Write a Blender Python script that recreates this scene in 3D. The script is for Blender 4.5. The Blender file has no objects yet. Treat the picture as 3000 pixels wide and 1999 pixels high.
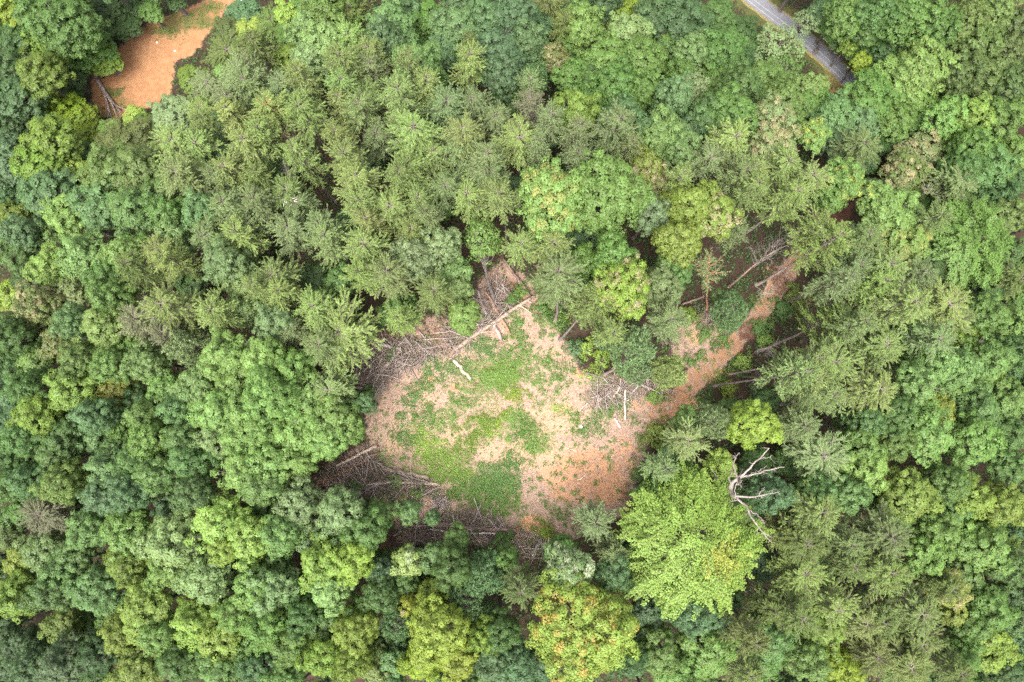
import bpy, math, random
import numpy as np
from mathutils import Vector, Matrix

# ------------------------------------------------------------------ camera, sky, sun, exposure
S = bpy.context.scene
COL = S.collection
CAM_H = 115.0
FPX = 2000.0                      # focal length in photo pixels (24 mm on a 36 mm wide sensor)
NADIR = (1450.0, 1220.0)          # photo pixel straight below the camera

def _cam_axes():
    c = np.array([(NADIR[0] - 1500) / FPX, (999.5 - NADIR[1]) / FPX, -1.0]); c /= np.linalg.norm(c)
    z = -c
    x = np.array([1.0, 0, 0]); x -= z * x.dot(z); x /= np.linalg.norm(x)
    y = np.cross(z, x)
    return np.array([x, y, z])    # rows: world axes in camera space -> world = A @ p_cam
AX = _cam_axes()
CAMP = np.array([0.0, 0.0, CAM_H])
cd = bpy.data.cameras.new('camera'); cam = bpy.data.objects.new('camera', cd); COL.objects.link(cam)
cd.sensor_width = 36.0; cd.sensor_fit = 'HORIZONTAL'; cd.lens = 24.0; cd.clip_start = 1.0; cd.clip_end = 3000.0
_m = Matrix.Identity(4)
for i in range(3):
    for j in range(3): _m[i][j] = AX[i][j]
    _m[i][3] = CAMP[i]
cam.matrix_world = _m
S.camera = cam

SUN_EL, SUN_AZ = 66.0, 200.0      # degrees; azimuth clockwise from +Y (top of the picture)
w = bpy.data.worlds.new('World'); S.world = w; w.use_nodes = True
nt = w.node_tree; nt.nodes.clear()
sky = nt.nodes.new('ShaderNodeTexSky'); sky.sky_type = 'NISHITA'; sky.sun_disc = False
sky.sun_elevation = math.radians(SUN_EL); sky.sun_rotation = math.radians(SUN_AZ)
sky.air_density = 1.0; sky.dust_density = 6.0; sky.ozone_density = 1.0
hs = nt.nodes.new('ShaderNodeHueSaturation'); hs.inputs['Saturation'].default_value = 0.28   # thin overcast
bg = nt.nodes.new('ShaderNodeBackground'); bg.inputs['Strength'].default_value = 0.15
wo = nt.nodes.new('ShaderNodeOutputWorld')
nt.links.new(sky.outputs[0], hs.inputs['Color']); nt.links.new(hs.outputs[0], bg.inputs['Color']); nt.links.new(bg.outputs[0], wo.inputs['Surface'])
sd = bpy.data.lights.new('sun', 'SUN'); sd.energy = 1.15; sd.angle = math.radians(35); sd.color = (1.0, 0.96, 0.9)
sun = bpy.data.objects.new('sun', sd); COL.objects.link(sun)
_el, _az = math.radians(SUN_EL), math.radians(SUN_AZ)
_sd = Vector((math.sin(_az) * math.cos(_el), math.cos(_az) * math.cos(_el), math.sin(_el)))
sun.rotation_euler = _sd.to_track_quat('Z', 'Y').to_euler()
S.view_settings.view_transform = 'Standard'; S.view_settings.look = 'None'
S.view_settings.exposure = 1.62; S.view_settings.gamma = 1.0; S.view_settings.use_curve_mapping = False
S.cycles.max_bounces = 4; S.cycles.diffuse_bounces = 2; S.cycles.transmission_bounces = 3; S.cycles.glossy_bounces = 1
S.cycles.use_denoising = False; S.cycles.denoiser = 'OPENIMAGEDENOISE'; S.cycles.denoising_input_passes = 'RGB_ALBEDO_NORMAL'; S.cycles.denoising_prefilter = 'ACCURATE'
S.cycles.sample_clamp_indirect = 6.0

# ------------------------------------------------------------------ helpers
rng = np.random.default_rng(7)

def smooth(a, b, x):
    t = np.clip((x - a) / (b - a), 0, 1); return t * t * (3 - 2 * t)

def terrain(x, y):
    x = np.asarray(x, float); y = np.asarray(y, float)
    d = np.sqrt((x / 1.1) ** 2 + ((y - 2) / 1.0) ** 2)
    z = -27.0 * smooth(26, 100, d) - 20 * smooth(100, 320, d)
    a = smooth(16, 60, d)
    z += a * (1.6 * np.sin(x * 0.061 + 1.3) * np.cos(y * 0.053 + 0.4) + 0.7 * np.sin(x * 0.13 - y * 0.11))
    z += 0.12 * np.sin(x * 0.45 + 0.7) * np.sin(y * 0.38) + 0.07 * np.sin(x * 1.1 - y * 0.9)
    return z

def ray(u, v):
    d = np.array([(u - 1500) / FPX, (999.5 - v) / FPX, -1.0]); return AX @ d

def at_many(U, Vv, h=0.0, it=14):
    U = np.asarray(U, float); Vv = np.asarray(Vv, float)
    D = np.stack([(U - 1500) / FPX, (999.5 - Vv) / FPX, -np.ones_like(U)], -1) @ AX.T
    t = CAM_H / -D[..., 2]
    for _ in range(it):
        P = CAMP + D * t[..., None]
        t = t + (P[..., 2] - (terrain(P[..., 0], P[..., 1]) + h)) / -D[..., 2] * 0.85
    return CAMP + D * t[..., None]

def at(u, v, h=0.0):
    """world point seen at photo pixel (u, v) that lies h metres above the ground"""
    return at_many(np.array([u]), np.array([v]), h)[0]

def to_px(P):
    q = (np.asarray(P) - CAMP) @ AX
    return 1500 + FPX * q[..., 0] / -q[..., 2], 999.5 - FPX * q[..., 1] / -q[..., 2]

def poly_inside(px, py, poly):
    ins = np.zeros(px.shape, bool); n = len(poly)
    for i in range(n):
        x1, y1 = poly[i]; x2, y2 = poly[(i + 1) % n]
        c = ((y1 > py) != (y2 > py)) & (px < (x2 - x1) * (py - y1) / ((y2 - y1) + 1e-9) + x1)
        ins ^= c
    return ins

def poly_dist(px, py, poly, closed=True):
    d = np.full(px.shape, 1e9); n = len(poly)
    for i in range(n if closed else n - 1):
        x1, y1 = poly[i]; x2, y2 = poly[(i + 1) % n]
        ex, ey = x2 - x1, y2 - y1
        t = np.clip(((px - x1) * ex + (py - y1) * ey) / (ex * ex + ey * ey + 1e-9), 0, 1)
        d = np.minimum(d, np.hypot(px - x1 - t * ex, py - y1 - t * ey))
    return d

def sdf(px, py, poly):
    d = poly_dist(px, py, poly)
    return np.where(poly_inside(px, py, poly), -d, d)

def mesh_np(name, V, F, attrs=None, smooth_shade=False):
    """V (n,3), F (m,k); attrs: name -> per-face floats"""
    V = np.ascontiguousarray(V, np.float32); F = np.ascontiguousarray(F, np.int32)
    k = F.shape[1]; m = bpy.data.meshes.new(name)
    m.vertices.add(len(V)); m.vertices.foreach_set('co', V.ravel())
    m.loops.add(F.size); m.loops.foreach_set('vertex_index', F.ravel())
    m.polygons.add(len(F)); m.polygons.foreach_set('loop_start', np.arange(0, F.size, k, dtype=np.int32))
    m.polygons.foreach_set('loop_total', np.full(len(F), k, np.int32))
    if smooth_shade: m.polygons.foreach_set('use_smooth', np.ones(len(F), bool))
    m.update(calc_edges=True)
    for an, av in (attrs or {}).items():
        a = m.attributes.new(an, 'FLOAT', 'FACE'); a.data.foreach_set('value', np.ascontiguousarray(av, np.float32))
    return m

def link(name, mesh, mat=None, parent=None):
    o = bpy.data.objects.new(name, mesh); COL.objects.link(o)
    if mat is not None and mesh is not None and not mesh.materials: mesh.materials.append(mat)
    if parent is not None: o.parent = parent
    return o

def tag(o, label=None, cat=None, group=None, kind=None):
    if label: o['label'] = label
    if cat: o['category'] = cat
    if group: o['group'] = group
    if kind: o['kind'] = kind
    return o

def empty(name, loc):
    e = bpy.data.objects.new(name, None); COL.objects.link(e); e.location = loc; e.empty_display_size = 0.3
    return e

class Tubes:
    """collects tapered tubes into one quad mesh"""
    def __init__(s): s.V = []; s.F = []; s.n = 0
    def add(s, pts, rad, sides=6, cap=True):
        pts = np.asarray(pts, float); n = len(pts)
        rad = np.broadcast_to(np.asarray(rad, float), (n,))
        tan = np.gradient(pts, axis=0); tan /= (np.linalg.norm(tan, axis=1, keepdims=True) + 1e-9)
        ref = np.array([0.31, 0.17, 0.93]) if abs(tan[0][2]) < 0.8 else np.array([0.95, 0.2, 0.1])
        a = np.cross(tan, ref); a /= (np.linalg.norm(a, axis=1, keepdims=True) + 1e-9)
        b = np.cross(tan, a)
        th = np.arange(sides) / sides * 2 * math.pi
        ring = (pts[:, None, :] + rad[:, None, None] * (np.cos(th)[None, :, None] * a[:, None, :] + np.sin(th)[None, :, None] * b[:, None, :]))
        s.V.append(ring.reshape(-1, 3))
        i = np.arange(n - 1)[:, None]; j = np.arange(sides)[None, :]; j2 = (j + 1) % sides
        f = np.stack([i * sides + j, i * sides + j2, (i + 1) * sides + j2, (i + 1) * sides + j], -1).reshape(-1, 4) + s.n
        s.F.append(f); s.n += n * sides
        if cap:
            for e, base in ((0, s.n - n * sides), (1, s.n - sides)):
                c = pts[0] if e == 0 else pts[-1]
                s.V.append(c[None]); ci = s.n; s.n += 1
                q = np.array([[base + k, base + (k + 1) % sides, ci, ci] for k in range(sides)])
                # quads with two corners in one place would be degenerate: use the mid ring vertex instead
                q = np.array([[base + k, base + (k + 1) % sides, base + (k + 2) % sides, ci] for k in range(0, sides, 2)])
                s.F.append(q)
    def mesh(s, name): return mesh_np(name, np.concatenate(s.V), np.concatenate(s.F), None, True)

def leaves(P, N, A, L, W, fold=0.18):
    """leaf quads: base point P, normal N, axis A (all n,3), length L, width W (n,)"""
    N = N / (np.linalg.norm(N, axis=1, keepdims=True) + 1e-9)
    A = A - N * (A * N).sum(1, keepdims=True); A /= (np.linalg.norm(A, axis=1, keepdims=True) + 1e-9)
    B = np.cross(N, A); L = L[:, None]; W = W[:, None]
    v0 = P - A * L * 0.5; v2 = P + A * L * 0.5 - N * L * 0.12
    v1 = P + B * W * 0.5 - N * W * fold; v3 = P - B * W * 0.5 - N * W * fold
    V = np.stack([v0, v1, v2, v3], 1).reshape(-1, 3)
    F = np.arange(len(P) * 4).reshape(-1, 4)
    return V, F

def rdir(r, n):
    v = r.normal(size=(n, 3)); return v / np.linalg.norm(v, axis=1, keepdims=True)

def srgb(c):
    c = np.array(c) / 255.0
    return np.where(c <= 0.04045, c / 12.92, ((c + 0.055) / 1.055) ** 2.4)

# ------------------------------------------------------------------ materials
def nodes(name):
    m = bpy.data.materials.new(name); m.use_nodes = True; m.node_tree.nodes.clear(); return m, m.node_tree
def N(t, k, **kw):
    n = t.nodes.new(k)
    for a, b in kw.items(): setattr(n, a, b)
    return n
def mixc(t, fac, a, b, blend='MIX'):
    n = N(t, 'ShaderNodeMix', data_type='RGBA', blend_type=blend); n.clamp_factor = True
    for sock, val in ((n.inputs[0], fac), (n.inputs[6], a), (n.inputs[7], b)):
        if hasattr(val, 'is_output'): t.links.new(val, sock)
        elif isinstance(val, (int, float)): sock.default_value = val
        else: sock.default_value = (*val, 1.0)
    return n.outputs[2]
def math_n(t, op, a, b=0.0, c=0.0, clamp=False):
    n = N(t, 'ShaderNodeMath', operation=op); n.use_clamp = clamp
    for i, v in enumerate((a, b, c)):
        if hasattr(v, 'is_output'): t.links.new(v, n.inputs[i])
        else: n.inputs[i].default_value = v
    return n.outputs[0]
def ramp(t, x, lo, hi):
    n = N(t, 'ShaderNodeMapRange', interpolation_type='SMOOTHSTEP'); t.links.new(x, n.inputs[0])
    n.inputs[1].default_value = lo; n.inputs[2].default_value = hi; return n.outputs[0]
def noise(t, scale, detail=4.0, rough=0.55, vec=None, off=0.0):
    n = N(t, 'ShaderNodeTexNoise'); n.inputs['Scale'].default_value = scale; n.inputs['Detail'].default_value = detail
    n.inputs['Roughness'].default_value = rough
    if vec is not None:
        if off:
            mp = N(t, 'ShaderNodeMapping'); mp.inputs['Location'].default_value = (off, off * 0.7, off * 0.3)
            t.links.new(vec, mp.inputs[0]); vec = mp.outputs[0]
        t.links.new(vec, n.inputs['Vector'])
    return n.outputs[0]
def finish(t, color, rough=0.8, spec=0.2, bump=None, bstr=0.3, trans=None):
    p = N(t, 'ShaderNodeBsdfPrincipled'); t.links.new(color, p.inputs['Base Color'])
    p.inputs['Roughness'].default_value = rough; p.inputs['Specular IOR Level'].default_value = spec
    if bump is not None:
        b = N(t, 'ShaderNodeBump'); b.inputs['Strength'].default_value = bstr; b.inputs['Distance'].default_value = 0.1
        t.links.new(bump, b.inputs['Height']); t.links.new(b.outputs[0], p.inputs['Normal'])
    out = N(t, 'ShaderNodeOutputMaterial'); s = p.outputs[0]
    if trans:
        tr = N(t, 'ShaderNodeBsdfTranslucent'); t.links.new(color, tr.inputs['Color'])
        mx = N(t, 'ShaderNodeMixShader'); mx.inputs[0].default_value = trans
        t.links.new(s, mx.inputs[1]); t.links.new(tr.outputs[0], mx.inputs[2]); s = mx.outputs[0]
    t.links.new(s, out.inputs[0])

def leaf_material(name, vary=0.5, rough=0.5, spec=0.35, trans=0.3):
    """colour from the object's own colour; each leaf and each spray differs a little; part of the sprays takes the 'tip' tint"""
    m, t = nodes(name)
    oi = N(t, 'ShaderNodeObjectInfo')
    lr = N(t, 'ShaderNodeAttribute', attribute_name='leaf'); cr = N(t, 'ShaderNodeAttribute', attribute_name='spray')
    tip = N(t, 'ShaderNodeAttribute', attribute_name='tip', attribute_type='OBJECT')
    tm = N(t, 'ShaderNodeAttribute', attribute_name='tipmix', attribute_type='OBJECT')
    f = math_n(t, 'SUBTRACT', tm.outputs['Fac'], cr.outputs['Fac'])
    f = math_n(t, 'MULTIPLY_ADD', f, 4.0, 0.5, clamp=True)
    f = math_n(t, 'MULTIPLY', f, math_n(t, 'GREATER_THAN', tm.outputs['Fac'], 0.01))
    c = mixc(t, f, oi.outputs['Color'], tip.outputs['Color'])
    h = N(t, 'ShaderNodeHueSaturation'); t.links.new(c, h.inputs['Color'])
    t.links.new(math_n(t, 'MULTIPLY_ADD', lr.outputs['Fac'], 0.035, 0.4825), h.inputs['Hue'])
    v = math_n(t, 'MULTIPLY_ADD', lr.outputs['Fac'], vary, 1.0 - vary * 0.5)
    v2 = math_n(t, 'MULTIPLY_ADD', cr.outputs['Fac'], vary * 0.6, 1.0 - vary * 0.3)
    t.links.new(math_n(t, 'MULTIPLY', v, v2), h.inputs['Value'])
    finish(t, h.outputs[0], rough, spec, trans=trans)
    return m
M_LEAF = leaf_material('broad_leaves')
M_NEEDLE = leaf_material('pine_needles', vary=0.6, rough=0.55, spec=0.25, trans=0.2)

def bark(name, c1, c2, scale=6.0):
    m, t = nodes(name); tc = N(t, 'ShaderNodeTexCoord')
    n1 = noise(t, scale, 6, 0.65, tc.outputs['Object']); n2 = noise(t, scale * 0.2, 3, 0.5, tc.outputs['Object'], 3.0)
    oi = N(t, 'ShaderNodeObjectInfo')
    c = mixc(t, ramp(t, n1, 0.35, 0.65), c1, c2)
    c = mixc(t, math_n(t, 'MULTIPLY', ramp(t, n2, 0.4, 0.7), 0.5), c, [x * 0.55 for x in c2])
    h = N(t, 'ShaderNodeHueSaturation'); t.links.new(c, h.inputs['Color'])
    t.links.new(math_n(t, 'MULTIPLY_ADD', oi.outputs['Random'], 0.5, 0.75), h.inputs['Value'])
    finish(t, h.outputs[0], 0.85, 0.15, n1, 0.5)
    return m
M_BARK = bark('grey_bark', (0.20, 0.17, 0.155), (0.11, 0.09, 0.08))
M_PINEBARK = bark('pine_bark', (0.27, 0.225, 0.20), (0.16, 0.125, 0.11))
M_REDBARK = bark('orange_pine_bark', (0.36, 0.19, 0.11), (0.24, 0.12, 0.075))
M_DEAD = bark('weathered_wood', (0.46, 0.39, 0.35), (0.30, 0.245, 0.22))
M_SILVER = bark('silver_dead_wood', (0.36, 0.31, 0.285), (0.19, 0.145, 0.125))
M_LOGPALE = bark('pale_log', (0.58, 0.46, 0.36), (0.34, 0.25, 0.19))
M_LOGBROWN = bark('brown_log', (0.33, 0.23, 0.18), (0.19, 0.13, 0.105))
M_LOGRED = bark('orange_log', (0.46, 0.26, 0.16), (0.28, 0.15, 0.10))
M_LOGWHITE = bark('stripped_log', (0.80, 0.73, 0.66), (0.62, 0.52, 0.44))
M_TWIG = bark('dry_twigs', (0.42, 0.335, 0.27), (0.24, 0.18, 0.14))
M_CLAYROOT = bark('clay_roots', (0.60, 0.31, 0.16), (0.36, 0.18, 0.10))
M_ROOT = bark('dry_roots', (0.42, 0.30, 0.23), (0.24, 0.16, 0.12))

def ground_material():
    m, t = nodes('ground'); g = N(t, 'ShaderNodeNewGeometry'); P = g.outputs['Position']
    at_ = lambda n: N(t, 'ShaderNodeAttribute', attribute_name=n).outputs['Fac']
    nb, nm, nf, nv = noise(t, 0.18, 5, 0.6, P), noise(t, 0.9, 6, 0.65, P, 5), noise(t, 5.0, 6, 0.7, P, 9), noise(t, 22.0, 3, 0.6, P, 2)
    # forest floor: brown leaf litter
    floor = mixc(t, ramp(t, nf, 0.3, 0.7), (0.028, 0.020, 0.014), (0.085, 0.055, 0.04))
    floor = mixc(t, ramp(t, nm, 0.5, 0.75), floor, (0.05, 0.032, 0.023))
    # dry litter of the clearing, pinkish tan with straw and bark chips
    lit = mixc(t, ramp(t, nf, 0.3, 0.7), (0.235, 0.150, 0.112), (0.42, 0.30, 0.225))
    lit = mixc(t, math_n(t, 'MULTIPLY', ramp(t, nm, 0.45, 0.7), 0.6), lit, (0.31, 0.195, 0.14))
    lit = mixc(t, math_n(t, 'MULTIPLY', ramp(t, nv, 0.55, 0.75), 0.6), lit, (0.56, 0.45, 0.35))
    # pale dry grass over sand
    pale = mixc(t, ramp(t, nf, 0.3, 0.7), (0.32, 0.200, 0.125), (0.43, 0.300, 0.205))
    pale = mixc(t, math_n(t, 'MULTIPLY', ramp(t, nv, 0.5, 0.7), 0.6), pale, (0.49, 0.38, 0.275))
    # orange clay
    clay = mixc(t, ramp(t, nm, 0.35, 0.65), (0.40, 0.185, 0.090), (0.46, 0.245, 0.135))
    clay = mixc(t, math_n(t, 'MULTIPLY', ramp(t, nf, 0.4, 0.75), 0.6), clay, (0.50, 0.33, 0.215))
    clay = mixc(t, math_n(t, 'MULTIPLY', ramp(t, nb, 0.5, 0.7), 0.35), clay, (0.35, 0.155, 0.075))
    clay = mixc(t, math_n(t, 'MULTIPLY', ramp(t, nv, 0.58, 0.75), 0.25), clay, (0.52, 0.37, 0.26))
    # grassy stain
    wob = math_n(t, 'ADD', math_n(t, 'MULTIPLY_ADD', nm, 1.5, -0.75), math_n(t, 'MULTIPLY_ADD', nf, 0.8, -0.4))
    def msk(a, lo=0.25, hi=0.75): return ramp(t, math_n(t, 'ADD', at_(a), wob), lo, hi)
    c = mixc(t, msk('litter'), floor, lit)
    c = mixc(t, msk('pale'), c, pale)
    c = mixc(t, msk('clay'), c, clay)
    dirt = mixc(t, ramp(t, nm, 0.35, 0.65), (0.285, 0.140, 0.066), (0.355, 0.185, 0.092))
    dirt = mixc(t, math_n(t, 'MULTIPLY', ramp(t, nf, 0.45, 0.75), 0.4), dirt, (0.41, 0.25, 0.15))
    c = mixc(t, msk('dirt'), c, dirt)
    c = mixc(t, msk('shaded_redsoil'), c, mixc(t, ramp(t, nf, 0.35, 0.7), (0.100, 0.048, 0.033), (0.165, 0.085, 0.058)))  # red-brown soil, its colour darkened to carry the shade of the trees
    gr = mixc(t, ramp(t, nf, 0.35, 0.65), (0.050, 0.065, 0.018), (0.120, 0.125, 0.043))
    c = mixc(t, math_n(t, 'MULTIPLY', msk('grass', 0.4, 0.8), 0.85), c, gr)
    finish(t, c, 0.95, 0.08, math_n(t, 'ADD', nf, math_n(t, 'MULTIPLY', nv, 0.4)), 0.35)
    return m
M_GROUND = ground_material()

# ------------------------------------------------------------------ open places, in photo pixels, used to lay out the ground
MAIN = [(1085,1160),(1120,1110),(1200,1080),(1290,1040),(1400,1000),(1440,960),(1500,920),(1560,870),(1600,930),(1650,990),(1690,1060),(1700,1090),(1760,1100),(1830,1110),(1930,1130),(1990,1150),(1960,1220),(1900,1290),(1870,1370),(1860,1450),(1830,1500),(1740,1560),(1640,1590),(1520,1590),(1440,1550),(1330,1510),(1250,1460),(1150,1400),(1090,1330),(1070,1240)]
BRUSH = [(1000,1040),(1060,1000),(1180,960),(1240,930),(1340,940),(1390,880),(1400,820),(1470,760),(1540,800),(1580,880),(1440,1000),(1300,1060),(1180,1110),(1090,1170),(1060,1140)]
BRUSH2 = [(910,1420),(960,1360),(1060,1300),(1110,1300),(1180,1360),(1300,1430),(1340,1500),(1530,1540),(1620,1590),(1560,1640),(1420,1600),(1300,1600),(1160,1590),(1150,1520),(1080,1450)]
TRAIL = [(1900,1160),(2000,1095),(2080,1030),(2160,965),(2215,890),(2250,825),(2295,770),(2350,710),(2390,660),(2375,735),(2325,825),(2262,915),(2205,985),(2135,1058),(2050,1145),(1960,1235),(1890,1300)]
SIDE = [(1970,970),(2060,925),(2140,940),(2190,920),(2100,1020),(2010,1080),(1960,1040)]
DARKOPEN = [(2380,640),(2440,580),(2500,560),(2490,640),(2440,690),(2395,700)]
SMALLOPEN = [(1850,1660),(1890,1640),(1930,1690),(1930,1760),(1890,1770),(1860,1720)]
DIRT = [(540,34),(600,5),(660,-30),(700,-60),(720,0),(650,40),(600,110),(560,165),(500,180),(500,275),(450,312),(400,325),(350,345),(290,340),(275,260),(285,215),(330,190),(370,120),(430,70),(500,45)]
ROADC = [(1980,-190),(2100,-85),(2205,0),(2310,78),(2408,159),(2500,256),(2580,350),(2650,440)]

def build_ground():
    fine = np.arange(-42, 62.01, 0.5); 
    mid1 = -42 - np.cumsum(np.linspace(0.6, 3.0, 38)); far1 = mid1[-1] - np.cumsum(np.linspace(8, 90, 16))
    mid2 = 62 + np.cumsum(np.linspace(0.6, 3.0, 34)); far2 = mid2[-1] + np.cumsum(np.linspace(8, 90, 16))
    xs = np.concatenate([far1[::-1], mid1[::-1], fine, mid2, far2]); ys = xs + 0.0
    ys = np.concatenate([far1[::-1], mid1[::-1], np.arange(-42, 78.01, 0.5), mid2 + 16, far2 + 16])
    X, Y = np.meshgrid(xs, ys); Z = terrain(X, Y)
    V = np.stack([X, Y, Z], -1).reshape(-1, 3); nx, ny = len(xs), len(ys)
    i = np.arange(ny - 1)[:, None]; j = np.arange(nx - 1)[None]
    F = np.stack([i * nx + j, i * nx + j + 1, (i + 1) * nx + j + 1, (i + 1) * nx + j], -1).reshape(-1, 4)
    m = mesh_np('ground', V, F, None, True)
    u, v = to_px(V)
    u = np.where(V[:, 2] > 100, -9e3, u)
    def soft(poly, w): return 1 - smooth(-w, w, sdf(u, v, poly))
    def blob(L):
        r = np.zeros(len(u))
        for (cx, cy, rx, ry, s) in L: r = np.maximum(r, s * (1 - smooth(0.55, 1.15, np.hypot((u - cx) / rx, (v - cy) / ry))))
        return r
    litter = np.maximum.reduce([soft(MAIN, 22), soft(TRAIL, 14), 0.7 * soft(SIDE, 14), 0.75 * soft(BRUSH, 30), 0.7 * soft(BRUSH2, 30), soft(DIRT, 10)])
    clay = blob([(1720,1390,150,95,0.62),(1830,1330,60,70,0.5),(1560,1532,45,28,1.0),(1690,1445,110,40,0.6),(1780,1440,70,50,0.75),(1640,1400,80,50,0.55),(2010,1190,40,40,0.8),(2080,1095,45,45,0.5),(2150,1010,40,40,0.5),(1985,1160,40,30,0.7),(1880,1190,40,25,0.55),(1960,1225,40,25,0.75),(2040,990,35,30,0.5),(1330,1135,26,12,0.75),(1265,1112,16,10,0.9),(1690,1100,22,30,0.6),(1520,870,30,20,0.6),(2255,800,30,45,0.4),(2440,230,30,60,0.8)])
    dirt = np.maximum(1.3 * soft(DIRT, 8), 0.50 * soft(TRAIL, 18)); clay = np.maximum(clay, 0.45 * soft(TRAIL, 10))
    pale = blob([(1490,1330,110,50,0.85),(1580,1330,110,60,0.85),(1640,1230,90,60,0.8),(1560,1250,60,60,0.7),(1320,1285,40,35,0.8),(1250,1175,22,26,0.8),(1165,1270,30,90,0.5),(1150,1300,30,40,0.8),(1340,1260,25,25,0.8),(1390,1275,18,30,0.8),(1480,1000,30,16,0.6),(1640,1030,45,20,0.6),(1540,1220,35,30,0.7),(1700,1330,90,50,0.6),(1470,1230,25,20,0.5)])
    red = np.maximum.reduce([soft(DARKOPEN, 16), 0.9 * soft(SMALLOPEN, 16), blob([(1200,990,130,60,0.45),(1480,860,70,60,0.55),(1840,1470,40,70,0.5),(2190,970,40,40,0.6),(2290,830,40,50,0.6)])])  # red-brown ground with tree shade painted in, at openings, brush and trail edge
    grass = blob([(560,60,110,40,0.75),(480,90,50,25,0.8),(330,270,45,22,0.75),(360,300,60,20,0.55),(620,20,60,20,0.8),(420,85,45,18,0.6),(540,110,40,20,0.4),(1440,1110,120,70,0.6),(1320,1350,110,60,0.65),(1460,1420,80,70,0.6)])
    d = poly_dist(u, v, ROADC, False)
    grass = np.maximum(grass, 0.8 * (1 - smooth(35, 75, d)))
    for nme, arr in (('dirt', dirt), ('litter', litter), ('clay', clay), ('pale', pale), ('shaded_redsoil', red), ('grass', grass)):
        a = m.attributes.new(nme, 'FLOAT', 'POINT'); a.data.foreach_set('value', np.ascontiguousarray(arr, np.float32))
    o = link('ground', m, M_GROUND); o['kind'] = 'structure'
build_ground()

# ------------------------------------------------------------------ the road
def build_road():
    pts = np.array([at(u, v) for u, v in ROADC])[:, :2]
    # resample
    seg = np.r_[0, np.cumsum(np.linalg.norm(np.diff(pts, axis=0), axis=1))]
    s = np.linspace(0, seg[-1], 90); P = np.stack([np.interp(s, seg, pts[:, 0]), np.interp(s, seg, pts[:, 1])], 1)
    for _ in range(8): P[1:-1] = (P[:-2] + P[1:-1] * 2 + P[2:]) / 4
    T = np.gradient(P, axis=0); T /= np.linalg.norm(T, axis=1, keepdims=True); Nn = np.stack([-T[:, 1], T[:, 0]], 1)
    zc = terrain(P[:, 0], P[:, 1])
    for _ in range(30): zc[1:-1] = (zc[:-2] + zc[1:-1] * 2 + zc[2:]) / 4
    half = 1.75
    def strip(name, o0, o1, dz, mat, parent=None, keep=None):
        Q = []
        cols = np.linspace(o0, o1, 3)
        for c in cols:
            q = P + Nn * c
            Q.append(np.c_[q, zc + 0.34 + dz - 0.02 * abs(c)])
        V = np.stack(Q, 1).reshape(-1, 3); n = len(P)
        F = []
        for i in range(n - 1):
            if keep is not None and not keep(i): continue
            for j in range(2): F.append([i * 3 + j, i * 3 + j + 1, (i + 1) * 3 + j + 1, (i + 1) * 3 + j])
        return link(name, mesh_np(name, V, np.array(F), None, True), mat, parent)
    m, t = nodes('asphalt'); g = N(t, 'ShaderNodeNewGeometry'); Pn = g.outputs['Position']
    n1, n2 = noise(t, 0.5, 4, 0.6, Pn), noise(t, 9, 4, 0.6, Pn, 4)
    c = mixc(t, ramp(t, n2, 0.3, 0.7), (0.12, 0.12, 0.13), (0.20, 0.20, 0.215)); c = mixc(t, math_n(t, 'MULTIPLY', ramp(t, n1, 0.45, 0.65), 0.5), c, (0.115, 0.115, 0.125))
    finish(t, c, 0.8, 0.25, n2, 0.2)
    road = strip('road', -half, half, 0.0, m); road['kind'] = 'structure'
    # earth bank under the road so that it sits on the slope
    m3, t3 = nodes('road_verge'); g3 = N(t3, 'ShaderNodeNewGeometry'); nn = noise(t3, 4, 5, 0.6, g3.outputs['Position'])
    finish(t3, mixc(t3, ramp(t3, nn, 0.35, 0.65), (0.10, 0.12, 0.035), (0.28, 0.19, 0.10)), 0.95, 0.1)
    VV = []
    for c, dz in ((-half - 1.6, -1.2), (-half - 0.25, -0.03), (half + 0.25, -0.03), (half + 1.6, -1.2)):
        q = P + Nn * c; VV.append(np.c_[q, zc + 0.30 + dz])
    V = np.stack(VV, 1).reshape(-1, 3); n = len(P)
    F = [[i * 4 + j, i * 4 + j + 1, (i + 1) * 4 + j + 1, (i + 1) * 4 + j] for i in range(n - 1) for j in range(3)]
    vg = link('road_verge', mesh_np('road_verge', V, np.array(F), None, True), m3); vg['kind'] = 'structure'
    m2, t2 = nodes('road_paint'); g2 = N(t2, 'ShaderNodeNewGeometry'); nn = noise(t2, 6, 4, 0.7, g2.outputs['Position'])
    finish(t2, mixc(t2, ramp(t2, nn, 0.42, 0.6), (0.20, 0.20, 0.20), (0.40, 0.40, 0.39)), 0.7, 0.2)
    strip('edge_line', -1.16, -1.05, 0.006, m2, road); strip('centre_line', -0.16, -0.05, 0.006, m2, road)
build_road()

# ------------------------------------------------------------------ tree models (shared meshes)
def crown_mesh(name, V, F, leaf, spray): return mesh_np(name, V, F, {'leaf': leaf, 'spray': spray})

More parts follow.
